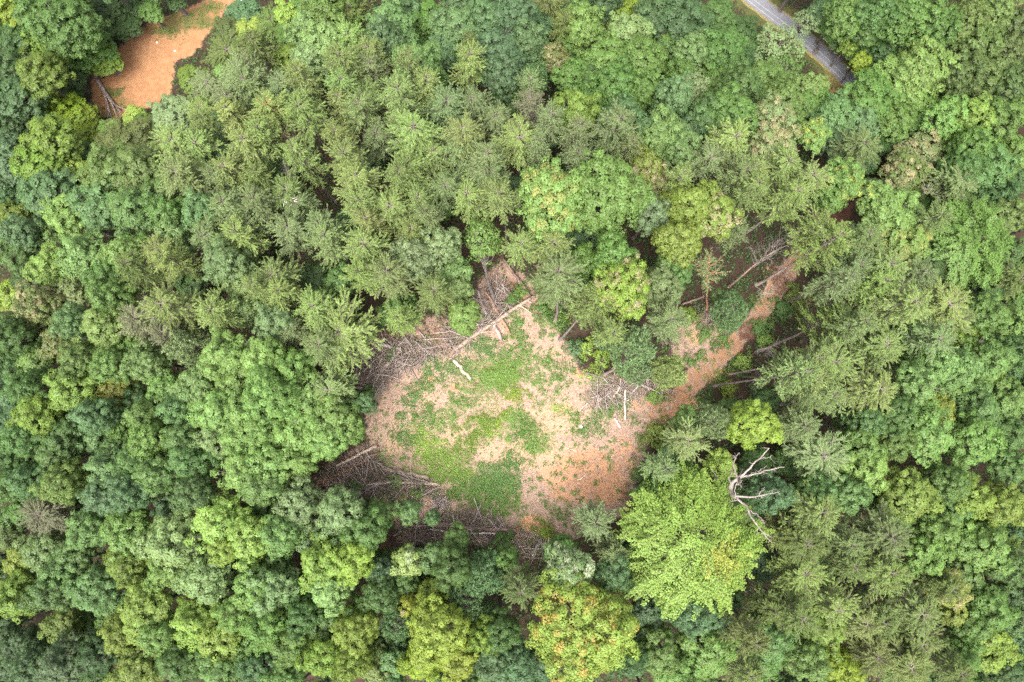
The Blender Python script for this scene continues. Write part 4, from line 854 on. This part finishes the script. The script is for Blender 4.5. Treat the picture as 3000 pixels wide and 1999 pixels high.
LOGS = [
 ([(1326,1027,.5),(1554,874,.9)], 12, M_LOGPALE, 'long pale grey-tan fallen log with a torn root plate at its lower left end', dict(roots=M_ROOT, stubs=7)),
 ([(1556,874),(1474,758,1.5)], 9, M_LOGBROWN, 'brown log running from the long pale log up under the pines', {}),
 ([(1493,976,.5),(1423,855,1.2)], 6, M_LOGRED, 'slim reddish log crossing over the long pale log', dict(lift=1.0)),
 ([(1411,911),(1435,850)], 4, M_LOGBROWN, 'short thin brown log left of the twin-stemmed sapling, steeply angled', {}),
 ([(1420,913),(1496,855)], 4, M_LOGBROWN, 'thin brown log slanting upwards past the foot of the twin-stemmed sapling', {}),
 ([(1387,957),(1430,928)], 4, M_DEAD, 'short grey stick beside the middle of the long pale log, left side', {}),
 ([(1382,874,.6),(1450,887,.7),(1513,889,.9)], 4, M_SILVER, 'pale bent branch lying crosswise above the long pale log', {}),
 ([(1469,998),(1450,952),(1416,913),(1401,850)], 9, M_DEAD, 'greyish bent log passing beneath the long pale log', dict(roots=M_ROOT)),
 ([(1333,1010),(1295,951)], 6, M_LOGBROWN, 'brown log meeting the root plate of the long pale log from above', {}),
 ([(1520,845),(1544,832)], 4, M_LOGBROWN, 'stubby brown log at the right end of the upper brush heap', dict(stubs=0)),
 ([(1173,1025,.8),(1130,1075,.9),(1090,1130,.4)], 5, M_LOGPALE, 'pale curved pole on the left brush heap, upper of two side by side', {}),
 ([(1165,1034,.8),(1122,1080,.8),(1087,1120,.4)], 4, M_DEAD, 'grey curved pole on the left brush heap, lower of two side by side', {}),
 ([(1137,1115),(1189,1067),(1219,1029)], 8, M_LOGPALE, 'thick pale log pointing out of the left brush heap, cut white end', {}),
 ([(1042,1031,1.0),(1084,1050,.7)], 7, M_DEAD, 'short grey log under the big spreading pine', {}),
 ([(1118,1010,.8),(1173,1023,.8)], 9, M_DEAD, 'thick grey log lying flat at the top of the left brush heap', {}),
 ([(1067,1020,.8),(1078,1082,.5)], 5, M_LOGRED, 'reddish upright-lying stem in the left brush heap', {}),
 ([(1181,1029,.6),(1229,945,1.2)], 4, M_LOGBROWN, 'thin brown stem rising from the left brush heap to the pines', {}),
 ([(1227,970,.5),(1280,1027,.3)], 4, M_DEAD, 'thin grey stem between the two brush heaps above the clearing', {}),
 ([(1219,1014),(1238,1044)], 6, M_LOGPALE, 'short pale cut log right of the left brush heap', dict(stubs=0)),
 ([(1274,1002),(1295,1027)], 7, M_LOGBROWN, 'short thick brown log left of the torn root plate', dict(stubs=0)),
 ([(1328,1056),(1379,1111)], 9, M_LOGPALE, 'short tan log lying alone among dark brambles below the root plate', dict(taper=0.9, stubs=0)),
 ([(1194,1067,.3),(1232,1126)], 3, M_DEAD, 'thin straight stick at the upper left of the clearing', {}),
 ([(1126,1092,.6),(1093,1155)], 3, M_SILVER, 'pale thin stick at the lower end of the left brush heap', {}),
 ([(1234,995,.5),(1358,987,.5)], 3, M_DEAD, 'long thin stick lying level left of the long pale log', {}),
 ([(1109,1069,.6),(1122,1048,.6)], 5, M_LOGPALE, 'short pale cut block in the middle of the left brush heap', dict(stubs=0)),
 ([(1101,1308,.6),(984,1365,1.0)], 8, M_LOGPALE, 'tan straight log, upper of two leading into the dark wood left of the clearing', dict(roots=M_ROOT)),
 ([(1112,1326,.5),(1020,1376,.8),(928,1417,1.0)], 6, M_LOGRED, 'orange-brown straight log, lower of two leading into the dark wood', dict(taper=0.5)),
 ([(1288,1421),(1171,1410,.5),(1075,1421,.6)], 9, M_LOGPALE, 'pale slightly bent log at the lower left edge of the clearing', dict(stubs=6)),
 ([(1257,1401),(1184,1386,.4),(1119,1375,.5)], 10, M_LOGPALE, 'thick pale tan log just above another pale log at lower left', dict(stubs=4)),
 ([(1112,1362,.7),(1205,1401,.8),(1253,1412,.5)], 4, M_SILVER, 'thin silvery branch lying over the thick pale tan log', {}),
 ([(1071,1436),(1110,1419,.5)], 9, M_DEAD, 'short thick grey log in the brush heap below the clearing', {}),
 ([(897,1449,4),(954,1432,4),(1010,1445,3.5),(1062,1447,2.5)], 4, M_SILVER, 'wavy pale dead branch at the left of the brush heap below the clearing', dict(stubs=8)),
 ([(1214,1440,.3),(1277,1432,.3)], 3, M_SILVER, 'pale thin stick just above the grey spiky dead bush', {}),
 ([(1060,1349,.8),(1062,1397,.6)], 3, M_SILVER, 'pale thin stick hanging across the orange-brown log, right one', {}),
 ([(1041,1397,.6),(1023,1345,.9)], 3, M_SILVER, 'pale thin stick hanging across the orange-brown log, left one', {}),
 ([(1516,1556,.5),(1280,1540,.6),(1201,1540,.8)], 9, M_LOGBROWN, 'long brown log with orange clay roots at the bottom of the clearing', dict(roots=M_CLAYROOT, stubs=6)),
 ([(1451,1563,.9),(1378,1563,.9)], 3, M_LOGWHITE, 'white straight stick lying along the long brown log', dict(stubs=0)),
 ([(1318,1559,.8),(1258,1551,.9)], 3, M_LOGWHITE, 'white straight stick at the dark left end of the long brown log', dict(stubs=0)),
 ([(1462,1556,.9),(1430,1521,.7)], 5, M_SILVER, 'silvery branch standing across the long brown log', {}),
 ([(1430,1525,.5),(1373,1511,.5)], 4, M_SILVER, 'silvery forked branch above the long brown log', dict(stubs=5)),
 ([(1392,1507),(1409,1486)], 3, M_DEAD, 'short grey stick at the lower edge of the weeds, leaning right', dict(stubs=0)),
 ([(1581,1582,.4),(1560,1628,3.0)], 7, M_DEAD, 'grey leaning dead stem right of the clay roots', {}),
 ([(1540,1624,.6),(1521,1593,.5)], 3, M_LOGPALE, 'thin tan stick below the clay roots', {}),
 ([(1434,1591,2.5),(1441,1568)], 6, M_BARK, 'grey stem rising behind the long brown log toward the blue-green pine', dict(stubs=0)),
 ([(1257,1568),(1257,1534,2.5)], 7, M_BARK, 'grey stem under the small round blue-green tree left of the long brown log', dict(stubs=0)),
 ([(1714,1091,.5),(1809,1120,.8)], 3, M_SILVER, 'pale thin branch left of the round soft pine', dict(stubs=4)),
 ([(1817,1133,.8),(1786,1179,.3)], 5, M_LOGPALE, 'pale log in the middle of the branch heap under the round soft pine', {}),
 ([(1762,1163,.6),(1738,1206,.2)], 5, M_LOGPALE, 'pale log at the left of the branch heap under the round soft pine', {}),
 ([(1730,1174),(1698,1203)], 4, M_DEAD, 'grey stick farthest left of the branch heap under the round soft pine', dict(stubs=0)),
 ([(1803,1119,.9),(1754,1154,.5)], 5, M_LOGBROWN, 'dark log at the back of the branch heap under the round soft pine', {}),
 ([(1833,1233),(1830,1194,.4),(1832,1142,.8)], 5, M_LOGWHITE, 'white barkless log standing out at the lower end of the branch heap', {}),
 ([(1817,1251),(1800,1225,.2)], 5, M_LOGWHITE, 'short white barkless log lying alone beside the trail mouth', dict(stubs=0)),
 ([(1872,1125,.9),(1841,1168,.3)], 5, M_DEAD, 'grey log at the right of the branch heap under the round soft pine', {}),
 ([(1746,1152,.6),(1743,1186,.2)], 3, M_SILVER, 'thin silvery stick upright in the branch heap', dict(stubs=2)),
 ([(1995,895,.5),(2065,868,1.5)], 6, M_LOGBROWN, 'dark fallen stem left of the orange pine trunk', dict(stubs=8)),
 ([(290,310),(248,298)], 5, M_LOGPALE, 'short tan log beside the fallen pale tree at the dirt patch', dict(stubs=0)),
 ([(1655,1312),(1690,1322)], 2, M_LOGWHITE, 'thin whitish curved stick on the bare soil, upper one', dict(stubs=0)),
 ([(1690,1408),(1712,1398),(1717,1385)], 2, M_LOGWHITE, 'thin whitish curved stick on the bare soil, lower one', dict(stubs=0)),
]
for pts, w_, mat, lab, kw in LOGS: log(pts, w_, mat, lab, **kw)

def brush(name, label, polys, n, r, zmax=1.1, ln=(0.9, 3.6), rad=(0.022, 0.05), dirbias=None, mat=None):
    T = Tubes(); UV = []
    for poly in polys:
        A = np.array(poly); q = r.uniform(A.min(0), A.max(0), (n * 4, 2)); q = q[sdf(q[:, 0], q[:, 1], poly) < -2]; UV.append(q[:n // len(polys)])
    UV = np.concatenate(UV); n = len(UV); H = 0.06 + zmax * r.random(n) ** 1.6
    C = at_many(UV[:, 0], UV[:, 1], H)
    th = r.uniform(0, 6.28, n) if dirbias is None else dirbias + r.normal(0, 0.55, n)
    L = r.uniform(*ln, n); D = np.stack([np.cos(th), np.sin(th), r.normal(0, 0.12, n)], 1) * L[:, None]
    Q = np.stack([C - D / 2, C + r.normal(0, 0.08, (n, 3)) * L[:, None] * 0.6, C + D / 2], 1)
    Q[..., 2] = np.maximum(Q[..., 2], terrain(Q[..., 0], Q[..., 1]) + 0.03)
    W0 = r.uniform(*rad, n)
    for i in range(n): T.add(Q[i], [W0[i], W0[i] * 0.8, W0[i] * 0.35], 3, False)
    o = link(name, T.mesh(name), mat or M_TWIG); tag(o, label, 'brushwood', None, 'stuff')
H1 = [(1020,1040),(1080,1010),(1180,985),(1240,1000),(1290,1035),(1240,1060),(1170,1090),(1100,1160),(1070,1120)]
H2 = [(1290,960),(1370,930),(1400,860),(1450,800),(1500,850),(1500,900),(1420,970),(1350,1030),(1300,1050)]
H3 = [(920,1400),(1000,1345),(1090,1310),(1130,1370),(1260,1410),(1300,1450),(1220,1470),(1100,1450),(1020,1440)]
H4 = [(1150,1530),(1280,1510),(1400,1490),(1500,1540),(1620,1600),(1560,1640),(1430,1580),(1280,1600),(1180,1590)]
H5 = [(1700,1170),(1760,1120),(1850,1110),(1960,1110),(1980,1145),(1880,1150),(1800,1190),(1740,1200)]
H6 = [(2040,900),(2110,890),(2110,960),(2050,960)]
H7 = [(1930,950),(1990,930),(1990,1010),(1930,1010)]
bq = np.random.default_rng(9)
brush('brush_heap', 'tangled grey-brown brushwood heap at the upper left of the clearing', [H1, H1, H2], 1500, bq)
brush('brush_heap', 'brown brushwood heap at the lower left and bottom of the clearing', [H3, H4], 1500, bq)
brush('brush_heap', 'grey twigs beneath the round soft pine and beside the trail', [H5, H5, H6, H7], 700, bq, 0.8)
brush('brush_poles', 'loose pole-thick dead stems lying in the heaps around the clearing', [H1, H1, H2, H3, H4, H5], 560, bq, 1.5, (2.0, 5.5), (0.05, 0.10), mat=M_DEAD)
brush('twig_litter', 'fine pale twigs and bark chips strewn over the clearing', [MAIN, TRAIL, BRUSH, BRUSH2], 3000, bq, 0.03, (0.25, 1.1), (0.012, 0.028))

# ------------------------------------------------------------------ dead trees
def grow(T, p, d, L, rad, depth, r, spread=0.6, up=0.1, tips=None):
    n = 4; pts = [p]; q = p.copy(); dd = d / np.linalg.norm(d)
    for i in range(n):
        dd = dd + r.normal(0, 0.16, 3) + np.array([0, 0, up * 0.2]); dd /= np.linalg.norm(dd); q = q + dd * L / n; pts.append(q.copy())
    T.add(pts, np.linspace(rad, rad * 0.5, n + 1), 5 if rad > 0.05 else 4, False)
    if depth <= 0: return
    for k in range(3 if depth > 1 else 2):
        i = r.integers(1, n + 1) if k else n
        nd = dd + r.normal(0, spread, 3); grow(T, pts[i], nd, L * r.uniform(0.45, 0.75), rad * 0.5, depth - 1, r, spread, up)
def big_snag():
    f = 4.61; ox, oy = 1980, 1280
    foot = at(2120, 1425); o = empty('dead_tree', foot)
    tag(o, 'bare silvery snag with crooked branches between the two lime green trees', 'dead tree')
    W = lambda pts: np.array([at(ox + x / f, oy + y / f, h * 1.3) for x, y, h in pts]) - foot
    T = Tubes(); T.add(np.r_[[[0, 0, -0.3]], W([(640,720,8),(740,700,13)])], [0.5, 0.42, 0.33], 9); T.add(W([(740,700,13),(760,620,15),(820,580,17)]), [0.33, 0.27, 0.2], 8); T.add(W([(720,700,12.5),(770,790,14.5),(830,830,16)]), [0.3, 0.26, 0.2], 8)
    link('trunk', T.mesh('snag_trunk'), M_DEAD, o)
    BR = [[(830,560,17),(790,420,18),(780,330,19),(800,290,19.5),(860,215,20)],[(800,300,19.3),(772,250,19.8)],[(870,540,17),(1000,430,18),(1080,330,18.8),(1170,280,19.3),(1260,155,20)],[(1170,285,19.3),(1240,285,19.6),(1300,250,20)],
          [(870,555,17),(1100,490,18),(1300,430,18.6),(1470,410,19.2)],[(1120,470,18.1),(1180,420,18.6),(1230,385,19)],[(1310,440,18.6),(1360,470,18.8)],[(940,540,17.3),(1080,465,18.2)],[(1180,485,18),(1255,497,18.3)],
          [(800,800,16),(900,815,16.5),(1150,800,17.5),(1260,770,18),(1380,745,18.5)],[(1120,790,17.4),(1160,740,18),(1200,680,18.6)],[(1300,770,18),(1315,710,18.5)],[(1150,800,17.5),(1170,835,17.6)],
          [(820,830,16),(900,900,16.4),(1010,965,16.9),(1000,1050,17.2),(1080,1190,17.6),(1200,1310,18),(1300,1430,18.4)],[(1200,1310,18),(1290,1350,18.3)],[(1010,990,17),(1080,1040,17.3),(1150,1090,17.7),(1190,1180,18)],[(1145,1090,17.7),(1210,1170,18)],[(990,985,16.9),(945,1060,17.2)],
          [(740,620,15.2),(715,540,16),(770,460,17),(740,430,17.6)],[(600,660,10),(550,560,12),(545,510,12.6),(480,440,13.5)],[(805,840,16),(803,700,16.6),(825,580,17.2),(865,520,17.8)],[(820,650,16.8),(870,630,17.2),(900,590,17.6)],[(850,645,17),(890,672,17.2)],[(820,860,16.1),(750,875,16.5)]]
    W0 = [9,4,9,5,8,4,3,4,3,9,5,3,3,10,4,5,3,3,6,6,5,4,3,4]
    for pts, w0 in zip(BR, W0):
        P = smooth_line(W(pts), 10); P[1:-1] += lr.normal(0, 0.07, (8, 3)); B = Tubes()
        B.add(P, np.linspace(w0 * 0.0170, w0 * 0.0060, 10), 6)
        for k in range(5):
            s = P[lr.integers(2, 10)]; e = s + lr.normal(0, 0.42, 3); B.add([s, (s + e) / 2 + lr.normal(0, 0.06, 3), e], [w0 * 0.005, w0 * 0.004, 0.008], 4)
        link('branch', B.mesh('snag_branch'), M_SILVER, o)
big_snag()

def dead_pine(footpx, pts, rads, label, sprays, r, mat=M_SILVER, trunkmat=M_LOGBROWN):
    foot = at(*footpx); o = empty('dead_tree', foot); tag(o, label, 'dead tree')
    P = np.array([at(*p) for p in pts]) - foot
    T = Tubes(); T.add(smooth_line(np.r_[[[0, 0, -0.2]], P], 8), np.linspace(rads[0], rads[1], 8), 7); link('trunk', T.mesh('dead_trunk'), trunkmat, o)
    B = Tubes()
    for (a, d, L, depth) in sprays:
        s = P[0] + (P[-1] - P[0]) * a; grow(B, s, np.array(d, float), L, 0.05, depth, r, 0.45, 0.3)
    link('branches', B.mesh('dead_branches'), mat, o)['kind'] = 'stuff'
dr_ = np.random.default_rng(3)
def fan(n, d0, L, r, depth=2, a0=0.45): return [(r.uniform(a0, 1.0), np.array(d0) + r.normal(0, 0.5, 3), L * r.uniform(0.5, 1.1), depth) for _ in range(n)]
dead_pine((2133, 842), [(2160,822,4), (2222,764,9), (2271,735,13)], (0.22, 0.07), 'leaning dead pine with a grey spray of bare twigs above the trail', fan(15, (0.5, 0.75, 0.4), 3.2, dr_, 3), dr_)
dead_pine((875, 560), [(868,545,8), (862,534,14), (846,510,16)], (0.14, 0.05), 'pale bare treetop among the pines left of the upper wood', fan(9, (-0.4, 0.7, 0.5), 2.2, dr_, 2), dr_)
dead_pine((1120, 570), [(1112,550,8), (1106,540,14), (1100,522,16)], (0.14, 0.05), 'pale bare treetop in a dark gap at the centre of the pines', fan(9, (-0.2, 0.6, 0.6), 2.0, dr_, 2), dr_)
dead_pine((2660, 620), [(2690,590,8), (2705,575,12), (2716,552,15)], (0.14, 0.05), 'bare grey twigs beside a greyish pine right of the shaded opening', fan(7, (0.2, 0.7, 0.5), 2.4, dr_, 2), dr_)
dead_pine((800, 300), [(740,250,10), (720,160,14), (708,140,16)], (0.12, 0.05), 'bare grey twigs among green crowns right of the dirt patch', fan(7, (0.2, -0.5, 0.3), 1.9, dr_, 2), dr_)
dead_pine((2235, 890), [(2225,880,3), (2205,872,5), (2235,855,6)], (0.10, 0.04), 'small forked silvery dead branchwood left of the trail bend', fan(5, (0.4, 0.5, 0.3), 1.8, dr_, 2), dr_)
dead_pine((2222, 1052), [(2240,1035,6), (2252,1022,9), (2258,1015,11)], (0.08, 0.04), 'tangle of pale dead twigs on the pine trunks beside the trail', fan(12, (0.1, -0.5, 0.1), 1.9, dr_, 2), dr_)
dead_pine((905, 462), [(880,440,9), (856,416,13), (820,380,16)], (0.10, 0.05), 'grey dead limbs along the reddish leaning pine trunk', fan(16, (0.0, 0.2, 0.1), 2.1, dr_, 2, 0.2), dr_, trunkmat=M_REDBARK)

def fallen_pale_tree():
    foot = at(277, 216, 0.3); o = empty('fallen_tree', foot); tag(o, 'fallen silvery forked tree lying at the left edge of the orange dirt patch', 'fallen tree')
    W = lambda pts: np.array([at(u, v, h) for u, v, h in pts]) - foot
    T = Tubes(); T.add(smooth_line(W([(262,195,.6),(277,216,.5),(304,267,.6)]), 7), np.linspace(0.48, 0.38, 7), 8); link('trunk', T.mesh('fallen_trunk'), M_SILVER, o)
    for pts in ([(304,267,.6),(316,310,.7),(327,345,.6)],[(304,267,.6),(325,295,.8),(343,345,.7)],[(310,272,.7),(335,305,.9),(358,335,.6)],[(320,290,.8),(345,315,.6),(375,322,.4)],[(316,310,.7),(318,330,.6),(315,348,.4)]):
        B = Tubes(); P = smooth_line(W(pts), 7); B.add(P, np.linspace(0.27, 0.08, 7), 6)
        for k in range(5):
            s = P[lr.integers(2, 7)]; e = s + np.array([lr.normal(0.5, 0.5), lr.normal(-1.0, 0.4), 0.1]); B.add([s, e], [0.05, 0.015], 4, False)
        link('branch', B.mesh('fallen_branch'), M_SILVER, o)
fallen_pale_tree()

def spiky_bush():
    c = at(1286, 1476); o = empty('dead_bush', c); tag(o, 'grey spiky dead pine top at the lower left of the clearing', 'dead bush')
    T = Tubes(); T.add([np.array([-1.0, -1.3, 0.1]), np.array([0, 0, 0.5])], [0.08, 0.04], 5); link('stem', T.mesh('dead_stem'), M_TWIG, o)
    r = np.random.default_rng(4); n = 900; d = rdir(r, n); d[:, 2] = np.abs(d[:, 2]) * 0.8; d[:, 0] += 0.2
    P = r.normal(0, 0.45, (n, 3)) * np.array([1.1, 0.8, 0.4]) + np.array([0.2, 0.1, 0.6]); P[:, 2] = np.abs(P[:, 2])
    V, F = leaves(P + d * 0.45, rdir(r, n), d, np.full(n, 1.0) * r.uniform(0.6, 1.2, n), np.full(n, 0.06), 0.02)
    link('dead_needles', mesh_np('dead_needles', V, F), M_DEAD, o)['kind'] = 'stuff'
spiky_bush()

# brown root ball at the foot of the orange trunk
def root_ball():
    c = at(2070, 925, 0.2); o = empty('root_ball', c); tag(o, 'brown tangle of roots at the foot of the orange pine trunk', 'roots')
    T = Tubes()
    for k in range(60):
        d = rdir(lr, 1)[0]; d[2] = abs(d[2]) * 0.7; d[1] -= 0.3; L = lr.uniform(0.5, 1.5); T.add([np.zeros(3), d * L * 0.5 + lr.normal(0, .1, 3), d * L], [0.05, 0.03, 0.012], 4, False)
    link('roots', T.mesh('root_tangle'), M_TWIG, o)['kind'] = 'stuff'
root_ball()

# ------------------------------------------------------------------ small litter things
def flat_mat(name, c, rough=0.6):
    m, t = nodes(name); tc = N(t, 'ShaderNodeTexCoord'); nn = noise(t, 8, 3, 0.6, tc.outputs['Object'])
    finish(t, mixc(t, nn, [x * 0.8 for x in c], c), rough, 0.3); return m
M_WHITE = flat_mat('white_plastic', (0.78, 0.78, 0.79)); M_BLACK = flat_mat('black_plastic', (0.02, 0.02, 0.022), 0.4)
M_ROOF = flat_mat('white_roof', (0.62, 0.63, 0.65), 0.5); M_WALL = flat_mat('white_siding', (0.55, 0.55, 0.56))
def lump(name, px, sx, sy, sz, mat, label, cat, seed, grp=None):
    r = np.random.default_rng(seed); c = at(*px); nu, nv = 14, 8; V = []; 
    ph = r.uniform(0, 6.28, 6)
    for i in range(nv + 1):
        a = math.pi * i / nv
        for j in range(nu):
            b = 2 * math.pi * j / nu; k = 1 + 0.18 * math.sin(3 * b + ph[0] + a * 2) + 0.14 * math.sin(5 * b + ph[1]) * math.sin(a * 3 + ph[2])
            V.append((sx * k * math.sin(a) * math.cos(b), sy * k * math.sin(a) * math.sin(b), sz * (1 + 0.2 * math.sin(4 * b + a * 3)) * (math.cos(a) * 0.5 + 0.5)))
    F = [[i * nu + j, i * nu + (j + 1) % nu, (i + 1) * nu + (j + 1) % nu, (i + 1) * nu + j] for i in range(nv) for j in range(nu)]
    o = link(name, mesh_np(name, np.array(V), np.array(F), None, False), mat); o.location = c; o.rotation_euler = (0, 0, r.uniform(0, 6)); tag(o, label, cat, grp)
lump('plastic_bag', (1703, 1250), 0.38, 0.26, 0.16, M_WHITE, 'crumpled white bag on the clearing near the white logs', 'bag', 1)
lump('plastic_bag', (460, 125), 0.22, 0.17, 0.12, M_WHITE, 'white scrap on the orange dirt patch, upper one', 'scrap', 2)
lump('plastic_bag', (513, 150), 0.26, 0.18, 0.12, M_WHITE, 'white scrap on the orange dirt patch, right one', 'scrap', 3)
lump('plastic_bag', (299, 222), 0.16, 0.14, 0.12, M_WHITE, 'tiny white scrap beside the black bag', 'scrap', 4)
lump('refuse_bag', (305, 226), 0.42, 0.3, 0.4, M_BLACK, 'small black bag at the left edge of the orange dirt patch', 'bag', 5)
lump('plastic_bag', (1884, 1299), 0.14, 0.1, 0.08, M_WHITE, 'tiny white scrap at the right edge of the clearing', 'scrap', 6)
lump('plastic_bag', (1507, 1181), 0.08, 0.24, 0.08, M_WHITE, 'small white splinter among weeds in the upper clearing', 'scrap', 7)

def cart_roof():
    """white-roofed shed whose corner shows at the top edge"""
    a = at(692, 13, 2.6); o = empty('shed', (a[0], a[1], float(terrain(a[0], a[1]))))
    tag(o, 'white roof corner of a shed at the top edge, right of the dirt patch', 'shed')
    dx = np.array([0.93, 0.36]); dy = np.array([-0.36, 0.93]); Lx, Ly, h = 2.6, 5.0, 2.4
    def box(name, x0, x1, y0, y1, z0, z1, mat):
        V = [(*(dx * x + dy * y), z) for z in (z0, z1) for x, y in ((x0, y0), (x1, y0), (x1, y1), (x0, y1))]
        F = [[3, 2, 1, 0], [4, 5, 6, 7], [0, 1, 5, 4], [1, 2, 6, 5], [2, 3, 7, 6], [3, 0, 4, 7]]
        return link(name, mesh_np(name, np.array(V), np.array(F)), mat, o)
    box('walls', 0.15, Lx - 0.15, 0.15, Ly - 0.15, -0.5, h, M_WALL); box('roof', 0, Lx, 0, Ly, h + 0.004, h + 0.18, M_ROOF)
    for k in range(4): box('roof_rib', 0.3 + k * 0.62, 0.36 + k * 0.62, 0.02, Ly - 0.02, h + 0.186, h + 0.23, M_ROOF)
cart_roof()

def pale_nest():
    c = at(851, 590, 17.5); o = empty('dead_treetop', c); tag(o, 'small whitish tangle of dead twigs on a pine crown', 'dead twigs')
    T = Tubes(); r = np.random.default_rng(8)
    for k in range(46):
        p = r.normal(0, 1, 3) * np.array([0.55, 0.3, 0.12]); d = r.normal(0, 1, 3) * np.array([0.7, 0.4, 0.2]); T.add([p - d * .4, p + r.normal(0, .08, 3), p + d * .4], [0.03, 0.035, 0.015], 4, False)
    link('twigs', T.mesh('twig_tangle'), M_LOGWHITE, o)['kind'] = 'stuff'
    S_ = Tubes(); b = at(851, 590, 17.5); g = float(terrain(b[0], b[1])); S_.add([np.array([0, 0, g - b[2] - 0.2]), np.zeros(3)], [0.14, 0.04], 6); link('trunk', S_.mesh('twig_trunk'), M_DEAD, o)
pale_nest()
